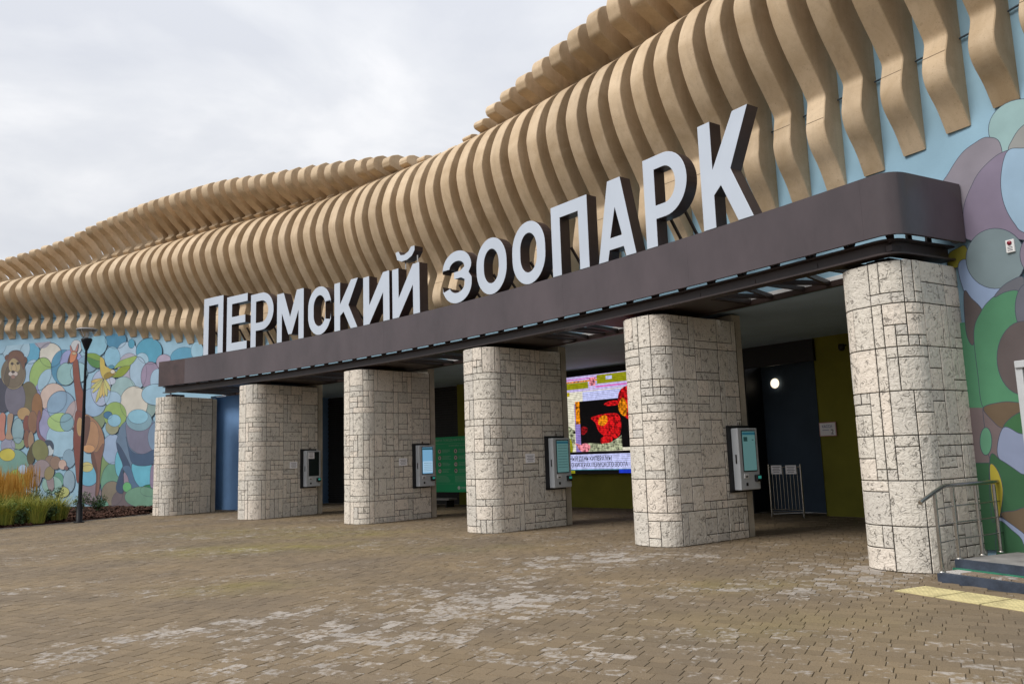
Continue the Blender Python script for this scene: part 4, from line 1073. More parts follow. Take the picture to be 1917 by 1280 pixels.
def L_K(w, h): return [[(0, 0), (0, h), (SW, h), (SW, h * .53), (w - .285, h), (w, h), (w * .60, h * .49), (w * .97, 0), (w * .97 - .275, 0), (w * .40, h * .375), (SW, h * .30), (SW, 0)]]
def L_I(w, h): return [[(0, 0), (0, h), (SW, h), (SW, h * .38), (w - SW * 1.0, h), (w, h), (w, 0), (w - SW, 0), (w - SW, h * .60), (SW * 1.0, 0)]]
def L_O(w, h):
    rx, ry = w / 2, w * .56; t = SW * .95
    o = arc(rx, h - ry, rx, ry, 0, 180, 18) + arc(rx, ry, rx, ry, 180, 360, 18)
    i = arc(rx, h - ry, rx - SW, ry - t, 0, 180, 14) + arc(rx, ry, rx - SW, ry - t, 180, 360, 14)
    return [o, i]
def L_Z(w, h):
    t = SW * .95; yu = h * .74; yl = h * .29; x0 = w * .50
    o = [(0, h * .70)] + arc(x0, h - .40, w * .5, .40, 178, 4, 16) + [(w * .985, h * .63), (w * .90, h * .535), (w, h * .43)] + arc(x0, .42, w * .5, .42, 2, -176, 18) + [(0, h * .26)]
    i = [(SW, h * .30)] + arc(x0, .42, w * .5 - SW, .42 - t, -176, -4, 14) + [(w - SW, h * .42), (w * .64, h * .47), (w * .40, h * .47), (w * .40, h * .60), (w * .62, h * .60), (w - SW, h * .66)] + arc(x0, h - .40, w * .5 - SW, .40 - t, 4, 176, 12) + [(SW, h * .68)]
    return [o + i]
def L_A(w, h): return [[(0, 0), (.33 * w, h), (.67 * w, h), (w, 0), (w - .235, 0), (w - .285, h * .13), (.285, h * .13), (.235, 0)], [(w * .5 - .155, h * .27), (w * .5 + .155, h * .27), (w * .5, h * .66)]]
WORD = [('П', L_P, 2.58, 3.56, 1.79, 'P'), ('Е', L_E, 3.76, 4.78, 1.68, 'E'), ('Р', L_R, 4.96, 6.06, 1.58, 'R'), ('М', L_M, 6.24, 7.49, 1.41, 'M'), ('С', L_S, 7.71, 8.74, 1.33, 'S'), ('К', L_K, 8.90, 9.92, 1.29, 'K'), ('И', L_I, 10.16, 11.24, 1.24, 'I'), ('Й', L_I, 11.37, 12.44, 1.22, 'Y'),
        ('З', L_Z, 13.33, 14.36, 1.20, 'Z'), ('О', L_O, 14.54, 15.54, 1.23, 'O'), ('О', L_O, 15.74, 16.75, 1.30, 'O'), ('П', L_P, 16.96, 17.98, 1.39, 'P'), ('А', L_A, 18.24, 19.18, 1.47, 'A'), ('Р', L_R, 19.45, 20.42, 1.57, 'R'), ('К', L_K, 20.72, 21.72, 1.73, 'K')]
def extruded(name, polys, depth, mats, parent, mtx, bevel=0.006):
    cu = bpy.data.curves.new(name, 'CURVE'); cu.dimensions = '2D'; cu.fill_mode = 'BOTH'; cu.extrude = depth / 2 - bevel; cu.bevel_depth = bevel; cu.bevel_resolution = 1
    for pl in polys:
        sp = cu.splines.new('POLY'); sp.points.add(len(pl) - 1); sp.use_cyclic_u = True
        for p_, xy in zip(sp.points, pl): p_.co = (xy[0], xy[1], 0, 1)
    tmp = bpy.data.objects.new('tmp', cu); COL.objects.link(tmp)
    dg = bpy.context.evaluated_depsgraph_get(); me = bpy.data.meshes.new_from_object(tmp.evaluated_get(dg))
    bpy.data.objects.remove(tmp); bpy.data.curves.remove(cu)
    me.name = name; me.materials.clear()
    for q in mats: me.materials.append(q)
    me.transform(mtx)
    nz = mtx.to_3x3() @ Vector((0, 0, 1))
    for p_ in me.polygons: p_.material_index = 0 if p_.normal.dot(nz) > .9 else 1; p_.use_smooth = False
    o = bpy.data.objects.new(name, me); COL.objects.link(o); o.parent = parent
    return o
sign = empty('roof_sign'); tag(sign, 'large white Cyrillic letters with dark brown sides standing along the canopy edge', 'sign lettering')
for ch_, fn, s0, s1, h, _ in WORD:
    sm_ = (s0 + s1) / 2; Rl = RF - .012 + .13; wd = (PR(s1, RF) - PR(s0, RF)).length
    # local x along the facade, y up, z towards the plaza
    t, nn = axes(sm_)
    mtx = Matrix(((t.x, 0, nn.x, 0), (t.y, 0, nn.y, 0), (0, 1, 0, 0), (0, 0, 0, 1)))
    mtx.translation = PR(sm_, Rl, ZF1 + .004) - t * wd / 2
    o = extruded('letter', fn(wd, h), .26, [M['letter'], M['letter_side']], sign, mtx)
    o['label'] = 'letter ' + ch_
    if ch_ == 'Й':
        br = [(.17 * wd, h + .36)] + arc(.52 * wd, h + .34, .35 * wd, .22, 195, 320, 10) + [(.80 * wd, h + .36)] + [(.98 * wd, h + .40)] + arc(.52 * wd, h + .42, .43 * wd, .42, 340, 215, 10)
        br = [(.14 * wd, h + .41), (.20 * wd, h + .22), (.36 * wd, h + .15), (.56 * wd, h + .155), (.74 * wd, h + .22), (.84 * wd, h + .335), (.84 * wd, h + .44), (.72 * wd, h + .445), (.62 * wd, h + .345), (.46 * wd, h + .29), (.32 * wd, h + .31), (.24 * wd, h + .42)]
        extruded('breve', [br], .26, [M['letter'], M['letter_side']], sign, mtx)
        for fx in (.36, .80):
            q = MB(); pa = PR(sm_, Rl, 0) - t * wd / 2 + t * wd * fx; q.beam(pa + Vector((0, 0, ZF1 + h - .02)), pa + Vector((0, 0, ZF1 + h + .24)), .03, .03); q.build('breve_stay', M['inox'], sign)
    for fx in (.25, .62):      # raking stays behind each letter
        q = MB(); pa = PR(sm_, RF + .26, 0) - t * wd / 2 + t * wd * fx
        q.beam(pa + Vector((0, 0, ZF1 + h * .42)), pa - nn * .5 + Vector((0, 0, ZF1 - .05)), .04, .04); q.build('stay', M['steel'], sign)
# ------------------------------------------------------------------ text helper
def text_mesh(name, body, size, mtx, m_, parent, width=None, align='LEFT', bold=0.0):
    cu = bpy.data.curves.new(name, 'FONT'); cu.body = body; cu.size = size; cu.align_x = align; cu.extrude = 0.0005; cu.resolution_u = 2; cu.offset = bold
    tmp = bpy.data.objects.new('tmp', cu); COL.objects.link(tmp)
    dg = bpy.context.evaluated_depsgraph_get(); dg.update(); me = bpy.data.meshes.new_from_object(tmp.evaluated_get(dg))
    bpy.data.objects.remove(tmp); bpy.data.curves.remove(cu)
    xs_ = [v.co.x for v in me.vertices] or [0, 1]
    if width and max(xs_) > min(xs_):
        k = width / (max(xs_) - min(xs_))
        for v in me.vertices: v.co.x = (v.co.x - min(xs_)) * k
    me.materials.clear(); me.materials.append(m_); me.transform(mtx); me.name = name
    o = bpy.data.objects.new(name, me); COL.objects.link(o); o.parent = parent; return o
XZ = Matrix(((1, 0, 0, 0), (0, 0, -1, 0), (0, 1, 0, 0), (0, 0, 0, 1)))     # text plane upright, facing -y

# ------------------------------------------------------------------ ticket kiosks on the columns
def emis(name, c, e): return mat(name, tuple(v * .3 for v in c), .25, .5, emit=c, estr=e)
SCR = {'off': mat('screen_off', (.012, .02, .024), .15, .5), 'blue': emis('screen_blue', lin((120, 170, 205)), .75), 'teal': emis('screen_teal', lin((96, 136, 136)), .55),
       'dim': emis('screen_header', lin((40, 90, 105)), .6), 'pale': emis('screen_pale', lin((165, 200, 225)), .75), 'led': emis('reader_led', lin((50, 130, 120)), .7), 'dk': emis('screen_dark', lin((40, 70, 70)), .5)}
KIO = [(1, .82, 'off', 'pale grey ticket kiosk with a black screen and a paper notice taped on it'), (2, .50, 'blue', 'pale grey ticket kiosk with a bright blue screen beside the green rules board'),
       (3, .36, 'list', 'pale grey ticket kiosk with a teal screen beside the video screen'), (4, -.10, 'teal', 'pale grey ticket kiosk with a teal screen near the passage with the barrier')]
M['kiosk'] = mat('kiosk_shell', (.50, .53, .56), .4, .45, var=.06, vscale=2)
for ci, uf, kind, lab in KIO:
    sc = CP[ci][0]; t, nn = axes(sc)
    KW, KH, KD = .56, 1.10, .15
    o_ = P(sc, uf) + t * (CW / 2 + .015) + Vector((0, 0, .86))
    rz = math.atan2(-nn.y, -nn.x)            # local x runs into the building, -y faces along +s
    k_ = empty('ticket_kiosk', o_, rz); tag(k_, lab, 'kiosk', 'ticket kiosks on the columns')
    def kb(name, c, sz, m_, bev=.004, par_=k_):
        q = MB(); q.box(c, sz, bev=bev); return q.build(name, m_, par_)
    kb('back_plate', (KW / 2 - .07, -.014, KH / 2 + .005), (KW + .06, .028, KH + .09), M['black'])
    kb('shell', (KW / 2, -.028 - KD / 2, KH / 2), (KW, KD, KH), M['kiosk'], .014)
    f = -.028 - KD
    bz = kb('bezel', (KW / 2 + .01, f - .002, .69), (.40, .012, .74), M['black'], .003)
    kb('screen', (KW / 2 + .01, f - .009, .69), (.36, .006, .70), SCR['off' if kind == 'off' else ('blue' if kind == 'blue' else 'teal')], 0)
    if kind != 'off':
        kb('screen_header', (KW / 2 + .01, f - .013, 1.00), (.358, .004, .05), SCR['dim'], 0)
        if kind == 'teal':
            kb('screen_picture', (KW / 2 - .09, f - .013, .90), (.11, .004, .08), SCR['dk'], 0); kb('screen_picture', (KW / 2 + .12, f - .013, .885), (.05, .004, .015), SCR['dk'], 0)
        elif kind == 'list':
            for i in range(9): kb('screen_line', (KW / 2 + .01, f - .013, .93 - i * .06), (.30, .004, .008), SCR['dk'], 0)
        else:
            kb('screen_panel', (KW / 2 + .01, f - .013, .52), (.35, .004, .30), SCR['pale'], 0)
            for i in range(5): kb('screen_line', (KW / 2 + .01, f - .016, .62 - i * .05), (.28, .004, .008), SCR['dim'], 0)
    kb('card_reader', (KW - .11, f - .035, .20), (.13, .07, .12), M['black'], .012); kb('reader_display', (KW - .11, f - .073, .215), (.08, .006, .05), SCR['led'], 0)
    kb('receipt_slot', (.16, f - .008, .245), (.12, .014, .075), M['white'], .004); kb('receipt_mouth', (.15, f - .017, .235), (.07, .006, .025), M['black'], 0)
    kb('scanner_window', (.17, f - .004, .10), (.055, .01, .055), M['black'], .003)
    kb('lock_strip', (-.003, -.028 - KD * .55, .55), (.008, .03, .16), M['black'], .002)
    kb('cable_cover', (KW * .45, -.03, KH + .075), (.03, .03, .06), M['inox'], .004)
    if kind == 'off':
        nb = empty('paper_notice', (0, 0, 0)); nb.location = k_.matrix_basis @ Vector((.17, f - .012, 1.0)) if False else (Matrix.Translation(o_) @ Matrix.Rotation(rz, 4, 'Z')) @ Vector((.17, f - .020, .95))
        nb.rotation_euler = (0, 0, rz); tag(nb, 'paper notice taped to the top corner of the dark kiosk screen', 'notice')
        q = MB(); q.box((0, 0, 0), (.24, .003, .20)); q.build('sheet', M['paper'], nb)
        for i in range(4):
            q = MB(); q.box((0, -.003, .06 - i * .038), (.16 - .03 * (i % 2), .002, .010)); q.build('print_line', M['ink'], nb)
# notices on the column sides
for ci, u0, lab in ((1, 1.17, 'paper notice on the column that carries the switched off kiosk'), (2, .92, 'paper notice on the column in front of the green rules board'), (3, .91, 'paper notice on the column left of the video screen')):
    sc = CP[ci][0]; t, nn = axes(sc); nb = empty('paper_notice', P(sc, u0, 1.53) + t * (CW / 2 + .022), math.atan2(-nn.y, -nn.x)); tag(nb, lab, 'notice', 'paper notices on the columns')
    q = MB(); q.box((0, 0, 0), (.28, .004, .20)); q.build('sheet', M['paper'], nb)
    for i in range(4):
        q = MB(); q.box((0, -.004, .055 - i * .036), (.20 - .04 * (i % 2), .002, .010)); q.build('print_line', M['ink'], nb)

# ------------------------------------------------------------------ video screen on the back wall
def back_frame(s, R_, z):
    return PR(s, R_, z), frame_rz(s)
LS0, LS1 = 10.75, 13.45; LC = (LS0 + LS1) / 2
lo_, lrz = back_frame(LC, 55.72, 1.02)
led = empty('video_screen', lo_, lrz); tag(led, 'large lit video screen on the olive back wall showing a red picture and ticker text', 'screen')
LWd = (PR(LS1, 55.72) - PR(LS0, 55.72)).length; LHt = 2.88
q = MB(); q.box((0, .08, LHt / 2), (LWd + .06, .14, LHt + .06), bev=.01); q.build('housing', M['black'], led)
def lx(s): return (s - LC) * 55.72 / RN
def led_mat(name, c, e=1.0):
    spk = any(k_ in name for k_ in ('red', 'orange', 'pink', 'sage', 'yellow'))
    mt = mat(name, (0.01, 0.01, 0.01), .5, .2, emit=(1, 1, 1), estr=e)
    t = mt.node_tree; b = t.nodes['Principled BSDF']
    c_ = t.nodes.new('ShaderNodeTexCoord'); sp = t.nodes.new('ShaderNodeSeparateXYZ'); t.links.new(c_.outputs['Object'], sp.inputs[0])
    mu = t.nodes.new('ShaderNodeMath'); mu.operation = 'MULTIPLY'; mu.inputs[1].default_value = 1 / .052; t.links.new(sp.outputs['Z'], mu.inputs[0])
    fr = t.nodes.new('ShaderNodeMath'); fr.operation = 'FRACT'; t.links.new(mu.outputs[0], fr.inputs[0])
    gt = t.nodes.new('ShaderNodeMapRange'); gt.inputs['From Min'].default_value = .62; gt.inputs['From Max'].default_value = .80; gt.inputs['To Min'].default_value = 1; gt.inputs['To Max'].default_value = .45; t.links.new(fr.outputs[0], gt.inputs['Value'])
    n = t.nodes.new('ShaderNodeTexNoise'); n.inputs['Scale'].default_value = 13 if spk else 9; n.inputs['Detail'].default_value = 3; t.links.new(c_.outputs['Object'], n.inputs['Vector'])
    r = t.nodes.new('ShaderNodeMapRange'); r.inputs['From Min'].default_value = .35; r.inputs['From Max'].default_value = .65; r.inputs['To Min'].default_value = .12 if spk else .75; r.inputs['To Max'].default_value = 1.2 if spk else 1.1; t.links.new(n.outputs['Fac'], r.inputs['Value'])
    m1 = t.nodes.new('ShaderNodeMath'); m1.operation = 'MULTIPLY'; t.links.new(gt.outputs[0], m1.inputs[0]); t.links.new(r.outputs[0], m1.inputs[1])
    vm = t.nodes.new('ShaderNodeVectorMath'); vm.operation = 'SCALE'; vm.inputs[0].default_value = c; t.links.new(m1.outputs[0], vm.inputs['Scale'])
    t.links.new(vm.outputs[0], b.inputs['Emission Color']); return mt
LM = {k: led_mat('led_' + k, lin(c)) for k, c in dict(cream=(232, 226, 205), lilac=(205, 190, 240), olive=(150, 150, 20), black=(10, 8, 10), red=(225, 25, 30), darkred=(150, 15, 25), orange=(250, 150, 20), yellow=(225, 205, 40), pink=(250, 150, 165), ice=(200, 205, 250), purple=(150, 130, 200), teal=(60, 130, 150), blue=(30, 60, 200), magenta=(230, 90, 190), sage=(190, 195, 160)).items()}
ly = [0.0]
def lp(name, m_, pts, smooth=False):
    ly[0] += .0012
    if smooth: pts = crom(pts, 5, True)
    q = MB(); q.face([(x, -ly[0], z) for x, z in pts]); q.build(name, LM[m_], led)
zc = lambda x, y: (lx(11.05 + (x - 75 - (y - 640) * .02) / 658.0 * 2.03), (1195 - y - (x - 130) * 0.0 + (x - 75) * (-.106) * max(0, min(1, (900 - y) / 740.0)) ) / 1065.0 * 2.88)
X0, X1 = -LWd / 2, LWd / 2
def rect(n_, m_, x0, x1, z0, z1): lp(n_, m_, [(x0, z0), (x1, z0), (x1, z1), (x0, z1)])
rect('picture_ground', 'cream', X0, X1, 0, LHt)
rect('picture_band', 'lilac', X0, X1, 2.42, LHt)
rect('picture_band', 'magenta', X0, X1, 2.78, 2.81); rect('picture_band', 'orange', X0, X1, 2.70, 2.74)
rect('picture_band', 'olive', X0, lx(11.95), 2.50, 2.69); rect('picture_band', 'olive', lx(12.25), X1, 2.60, 2.86); rect('picture_band', 'ice', lx(12.55), lx(12.75), 2.70, 2.80); rect('picture_band', 'pink', lx(12.0), lx(12.2), 2.56, 2.80); rect('picture_band', 'magenta', lx(12.2), X1, 2.50, 2.53)
rect('picture_band', 'ice', lx(11.75), X1, 2.10, 2.40); rect('picture_band', 'yellow', X0, lx(11.3), 2.30, 2.42)
rect('picture_band', 'purple', lx(11.45), lx(11.66), .62, 2.05); rect('picture_band', 'orange', lx(11.48), lx(11.64), 1.45, 2.12)
rect('picture_dark', 'black', lx(11.63), X1, .72, 2.12)
lp('picture_shape', 'red', [(lx(a), b) for a, b in ((12.45, 1.98), (12.65, 2.06), (12.95, 2.04), (12.95, 1.94), (12.6, 1.92))], True)
lp('picture_shape', 'red', [(lx(a), b) for a, b in ((12.02, 1.62), (12.5, 1.70), (12.9, 1.66), (12.98, 1.30), (12.85, 1.0), (12.5, 1.02), (12.25, 1.2), (12.15, 1.45))], True)
lp('picture_shape', 'orange', [(lx(a), b) for a, b in ((12.3, 1.60), (12.5, 1.66), (12.55, 1.48), (12.4, 1.36), (12.25, 1.42))], True)
lp('picture_shape', 'red', [(lx(a), b) for a, b in ((12.3, .98), (12.45, 1.06), (12.68, 1.0), (12.62, .82), (12.45, .76), (12.32, .84))], True)
lp('picture_shape', 'darkred', [(lx(a), b) for a, b in ((11.66, 1.36), (11.85, 1.34), (11.86, 1.22), (11.72, 1.12), (11.66, 1.18))], True)
lp('picture_shape', 'red', [(lx(a), b) for a, b in ((12.92, 2.1), (13.02, 2.36), (13.3, 2.46), (13.45, 2.3), (13.45, 1.5), (13.2, 1.5), (13.0, 1.75))], True)
lp('picture_shape', 'orange', [(lx(a), b) for a, b in ((12.95, 1.98), (13.08, 2.12), (13.2, 1.9), (13.14, 1.6), (13.0, 1.66), (12.92, 1.82))], True)
lp('picture_shape', 'sage', [(lx(a), b) for a, b in ((11.65, .62), (11.7, .86), (11.95, .88), (12.3, .84), (12.6, .86), (12.85, .98), (12.98, 1.06), (12.99, .64))], False)
lp('picture_shape', 'pink', [(lx(a), b) for a, b in ((11.42, .90), (11.62, .84), (11.8, .88), (11.95, .78), (11.85, .62), (11.6, .66), (11.5, .80))], True)
lp('picture_shape', 'sage', [(lx(a), b) for a, b in ((11.05, 1.36), (11.2, 1.42), (11.38, 1.3), (11.45, 1.2), (11.36, .7), (11.05, .62))], True)
lp('picture_shape', 'olive', [(lx(a), b) for a, b in ((11.12, 1.0), (11.3, 1.0), (11.34, .64), (11.1, .62))], True)
lp('picture_shape', 'black', [(lx(a), b) for a, b in ((11.12, 1.26), (11.19, 1.28), (11.22, 1.22), (11.15, 1.2))], True)
lp('picture_shape', 'black', [(lx(a), b) for a, b in ((11.38, 1.22), (11.45, 1.24), (11.46, 1.18), (11.4, 1.17))], True)
rect('picture_band', 'black', X0, X1, .55, .63); rect('ticker_band', 'ice', X0, X1, .11, .55); rect('ticker_band', 'teal', X0, X1, .085, .115)
rect('picture_band', 'black', X0, X1, 0, .085); rect('picture_band', 'blue', lx(12.85), X1, .0, .10); rect('picture_band', 'olive', X0, lx(11.4), .0, .08)
M['ticker'] = mat('ticker_ink', (.006, .006, .03), .6, .2)
text_mesh('ticker_text', 'ДНЫЙ ДЕНЬ КИПЕРА МЫ', .175, Matrix.Translation((lx(11.14), -ly[0] - .004, .365)) @ XZ, M['ticker'], led, width=lx(12.64) - lx(11.14), bold=.0022)
text_mesh('ticker_text', 'И О КИПЕРАХ ПЕРМСКОГО ЗООПА', .175, Matrix.Translation((lx(11.17), -ly[0] - .004, .185)) @ XZ, M['ticker'], led, width=lx(13.14) - lx(11.17), bold=.0022)

# ------------------------------------------------------------------ green rules board
go, grz = back_frame(7.35, 55.0, .48)
gb = empty('rules_board', go, grz); tag(gb, 'green visitor rules board with rows of round white icons under dark shutter', 'information board')
q = MB(); q.box((0, 0, .905), (2.1, .05, 1.81), bev=.006); q.build('panel', M['greenpanel'], gb)
M['gtext'] = mat('board_print', (.32, .55, .40), .6, .3); M['gwhite'] = mat('board_icon', (.66, .70, .64), .6, .3); M['gred'] = mat('board_red', (.35, .03, .03), .6, .3)
text_mesh('board_title', 'ПРАВИЛА ПОВЕДЕНИЯ В ЗООПАРКЕ', .105, Matrix.Translation((-.95, -.031, 1.665)) @ XZ, M['gtext'], gb, width=1.95)
text_mesh('board_heading', 'В ЗООПАРКЕ ЗАПРЕЩЕНО', .07, Matrix.Translation((-.12, -.031, 1.49)) @ XZ, M['gtext'], gb, width=.95)
def gq(name, x0, x1, z0, z1, m_, y=-.0285):
    q = MB(); q.box(((x0 + x1) / 2, y, (z0 + z1) / 2), (x1 - x0, .003, z1 - z0)); q.build(name, m_, gb)
gq('board_rule', -1.0, 1.0, 1.585, 1.592, M['gtext'])
rgg = random.Random(5)
for cx_ in (-.56, .18):
    for r_ in range(4):
        zc_ = 1.335 - r_ * .215
        q = MB(); n = 20
        q.face([(cx_ + .075 * math.cos(2 * math.pi * i / n), -.0295, zc_ + .075 * math.sin(2 * math.pi * i / n)) for i in range(n)][::1]); ic = q.build('icon', M['gwhite'], gb)
        q = MB(); q.grid([[(cx_ + rr_ * math.cos(2 * math.pi * i / n), -.0305, zc_ + rr_ * math.sin(2 * math.pi * i / n)) for i in range(n)] for rr_ in (.075, .062)], 0, True); q.build('icon_ring', M['gred'], ic)
        q = MB()
        pts_ = [(cx_ + rgg.uniform(.022, .045) * math.cos(2 * math.pi * i / 7), -.0305, zc_ + rgg.uniform(.02, .045) * math.sin(2 * math.pi * i / 7)) for i in range(7)]
        q.face(pts_); q.build('icon_mark', M['ink'], ic)
        for l_ in range(3): gq('text_line', cx_ + .12, cx_ + .12 + rgg.uniform(.28, .42), zc_ + .045 - l_ * .042, zc_ + .056 - l_ * .042, M['gtext'])
for x0, x1 in ((-.95, .02), (.08, .98)):
    gq('board_rule', x0, x1, .565, .570, M['gtext'])
    for l_ in range(6): gq('text_line', x0 + .05, x1 - .08 - rgg.uniform(0, .2), .515 - l_ * .036, .524 - l_ * .036, M['gtext'])
gq('board_rule', -1.0, 1.0, .27, .274, M['gtext'])
q = MB(); n = 18; q.face([(.30 + .06 * math.cos(2 * math.pi * i / n), -.0295, .14 + .06 * math.sin(2 * math.pi * i / n)) for i in range(n)]); q.build('board_emblem', M['gwhite'], gb)
gq('text_line', .40, .72, .15, .175, M['gtext']); gq('text_line', .40, .62, .105, .13, M['gtext'])
for x in (-.9, .9):
    q = MB(); q.box((x, .06, .75), (.06, .05, 2.46), bev=.004); q.build('post', M['black'], gb)
bo, brz = back_frame(6.75, 54.9, 0)
bn = empty('bench', bo, brz); tag(bn, 'low dark bench standing on the floor below the green rules board', 'bench')
q = MB(); q.box((0, 0, .26), (1.5, .42, .06), bev=.01); q.build('seat', M['tread'], bn)
for x in (-.6, .6):
    q = MB(); q.box((x, 0, .115), (.06, .36, .23), bev=.004); q.build('leg', M['black'], bn)

# ------------------------------------------------------------------ alcove: lamp, barrier, ticket office sign, camera
lo2, _z = back_frame(16.78, 56.70, 3.21)
lw_ = empty('wall_lamp', lo2, _z); tag(lw_, 'round lit wall lamp high on the dark blue wall', 'lamp')
q = MB(); n = 28
rows = [[(r_ * math.cos(2 * math.pi * i / n), -d_, r_ * math.sin(2 * math.pi * i / n)) for i in range(n)] for r_, d_ in ((.125, .0), (.122, .012), (.09, .02), (.045, .024), (.005, .025))]
q.grid(rows, 0, True); q.build('globe', mat('lamp_glow', (.8, .75, .65), .5, .3, emit=(1.0, .86, .66), estr=1.3), lw_, smooth=True)
q = MB(); q.grid([[(r_ * math.cos(2 * math.pi * i / n), -d_, r_ * math.sin(2 * math.pi * i / n)) for i in range(n)] for r_, d_ in ((.14, .0), (.14, .012), (.126, .014))], 0, True); q.build('rim', M['white'], lw_)
lo3, _z = back_frame(18.02, 56.55, 3.07)
l2 = empty('spot_lamp', lo3, _z); tag(l2, 'tiny lit spot lamp beside the olive wall edge', 'lamp')
q = MB(); q.lathe([(.001, -.05), (.05, -.05), (.055, 0), (.04, .04), (.02, .06)], 14); q.build('housing', M['white'], l2)
q = MB(); q.lathe([(.001, -.052), (.045, -.0525)], 14); q.build('lens', mat('spot_glow', (.8, .7, .5), .5, .3, emit=(1, .8, .5), estr=1.2), l2)
bo2, _z = back_frame(17.63, 55.3, 0)
bar = empty('barrier_gate', bo2, _z); tag(bar, 'low stainless steel barrier with upright bars across the blue passage', 'barrier')
BW = .83
q = MB()
for x in (-BW / 2, BW / 2): q.tube([(x, 0, 0), (x, 0, 1.2)], .022, 10)
q.build('post', M['inox'], bar, smooth=True)
q = MB(); q.tube([(-BW / 2, 0, 1.14), (BW / 2, 0, 1.14)], .014, 8); q.tube([(-BW / 2, 0, .17), (BW / 2, 0, .17)], .014, 8); q.build('rail', M['inox'], bar, smooth=True)
for i in range(1, 9):
    q = MB(); x = -BW / 2 + BW * i / 9; q.tube([(x, 0, .17), (x, 0, 1.14)], .008, 6); q.build('bar', M['inox'], bar, smooth=True)
for x, lab in ((-.19, 'left paper notice taped to the barrier bars'), (.19, 'right paper notice taped to the barrier bars')):
    nb = empty('paper_notice', Matrix.Translation(bo2) @ Matrix.Rotation(_z, 4, 'Z') @ Vector((x, -.032, 1.08)), _z); tag(nb, lab, 'notice', 'paper notices on the barrier')
    q = MB(); q.box((0, 0, 0), (.28, .003, .20)); q.build('sheet', M['paper'], nb)
    for i in range(4):
        q = MB(); q.box((0, -.003, .06 - i * .038), (.20 - .04 * (i % 2), .002, .010)); q.build('print_line', M['ink'], nb)
ko, _z = back_frame(18.32, 55.97, 1.97)
ks = empty('ticket_office_sign', ko, _z); tag(ks, 'white sign with pink edge reading KACCA 2 on the olive wall', 'sign')
q = MB(); q.box((0, 0, 0), (.42, .02, .32), bev=.003); q.build('edge', mat('pink_edge', (.62, .33, .33), .6, .3), ks)
q = MB(); q.box((0, -.0115, 0), (.385, .004, .285)); q.build('plate', M['paper'], ks)
M['signblue'] = mat('sign_blue', (.05, .08, .30), .6, .3)
text_mesh('sign_word', 'КАССА', .085, Matrix.Translation((-.13, -.0150, .035)) @ XZ, M['signblue'], ks, width=.25)
text_mesh('sign_number', '2', .16, Matrix.Translation((.075, -.0150, -.115)) @ XZ, M['ink'], ks)
q = MB(); q.box((-.05, -.0145, -.02), (.16, .002, .008)); q.build('print_line', M['signblue'], ks)
co, _z = back_frame(18.86, 55.8, 3.78)
cm = empty('security_camera', co, _z); tag(cm, 'small security camera under the ceiling on the olive wall', 'camera')
q = MB(); q.tube([(0, .2, .06), (0, 0, .06)], .02, 8); q.build('bracket', M['shutter'], cm)
q = MB(); q.lathe([(.001, -.08), (.05, -.07), (.07, -.03), (.075, .03), (.06, .08), (.001, .085)], 16); q.build('dome', M['shutter'], cm, smooth=True)
ao = P(24.50, .055, 4.03)
al = empty('alarm_box', ao, frame_rz(24.5)); tag(al, 'small white call box with a red button high on the grey painted mural', 'alarm box')
q = MB(); q.box((0, 0, 0), (.105, .05, .165), bev=.008); q.build('case', M['white'], al)
q = MB(); n = 16; q.grid([[(r_ * math.cos(2 * math.pi * i / n), -d_, .04 + r_ * math.sin(2 * math.pi * i / n)) for i in range(n)] for r_, d_ in ((.028, .024), (.026, .04), (.012, .046), (.001, .047))], 0, True); q.build('button', mat('alarm_red', (.22, .012, .03), .3, .5), al, smooth=True)
for i in range(3):
    q = MB(); q.box((0, -.0265, -.015 - i * .02), (.06, .003, .006)); q.build('print_line', M['ink'], al)

# ------------------------------------------------------------------ steps with handrail
stp = empty('entrance_steps', steps_o, 0); tag(stp, 'two low steps with slate blue risers and a green band at the right', 'steps')
SL = 4.0
def slab(name, o, h0, h1, run, m_, bev=.006):
    q = MB(); A = o + steps_d * 0; pts = [A, A + steps_d * SL, A + steps_d * SL + steps_n * run, A + steps_n * run]
    rel = [p - steps_o for p in pts]
    q.face([(p.x, p.y, h1) for p in rel]); 
    for i in range(4):
        a, b = rel[i], rel[(i + 1) % 4]; q.face([(a.x, a.y, h0), (b.x, b.y, h0), (b.x, b.y, h1), (a.x, a.y, h1)])
    return q.build(name, m_, stp)
slab('riser', steps_o, -.02, .092, .10, M['kerb'])
slab('tread', steps_o + steps_n * .1, -.02, .090, .35, M['tread'])
up_o = steps_o + steps_n * .385 + steps_d * -.06
slab('riser', up_o, -.02, .212, .08, M['kerb'])
slab('platform', up_o + steps_n * .08, -.02, .210, 3.2, M['tread'])
slab('green_band', up_o - steps_n * .05, -.02, .118, .048, M['greenstrip'])
# paving blocks laid on the lower tread
rgt = random.Random(11)
M['block'] = paver_mat('tread_block', (0.22, 0.17, 0.13), (.42, .40, .38))
a = .02
while a < SL - .3:
    ln = rgt.choice((.16, .2, .24)); q = MB()
    cc = steps_n * .215 + steps_d * (a + ln / 2)
    mtx = Matrix.Translation((cc.x, cc.y, .098)) @ Matrix.Rotation(math.atan2(steps_d.y, steps_d.x), 4, 'Z')
    q.box((0, 0, 0), (ln - .012, .205, .022), mtx, bev=.004); o = q.build('tread_block', M['block'], stp)
    me = o.data
    for nm, val in (('wear', rgt.uniform(-.2, .9)), ('tone', rgt.random()), ('moss', 0.0)):
        at_ = me.attributes.new(nm, 'FLOAT', 'FACE'); at_.data.foreach_set('value', [val] * len(me.polygons))
    a += ln
hr = empty('handrail', (5.29, 9.9, .21)); tag(hr, 'stainless steel handrail with three thin bars beside the last column', 'handrail')
def rel(p): return (p[0] - 5.29, p[1] - 9.9, p[2] - .21)
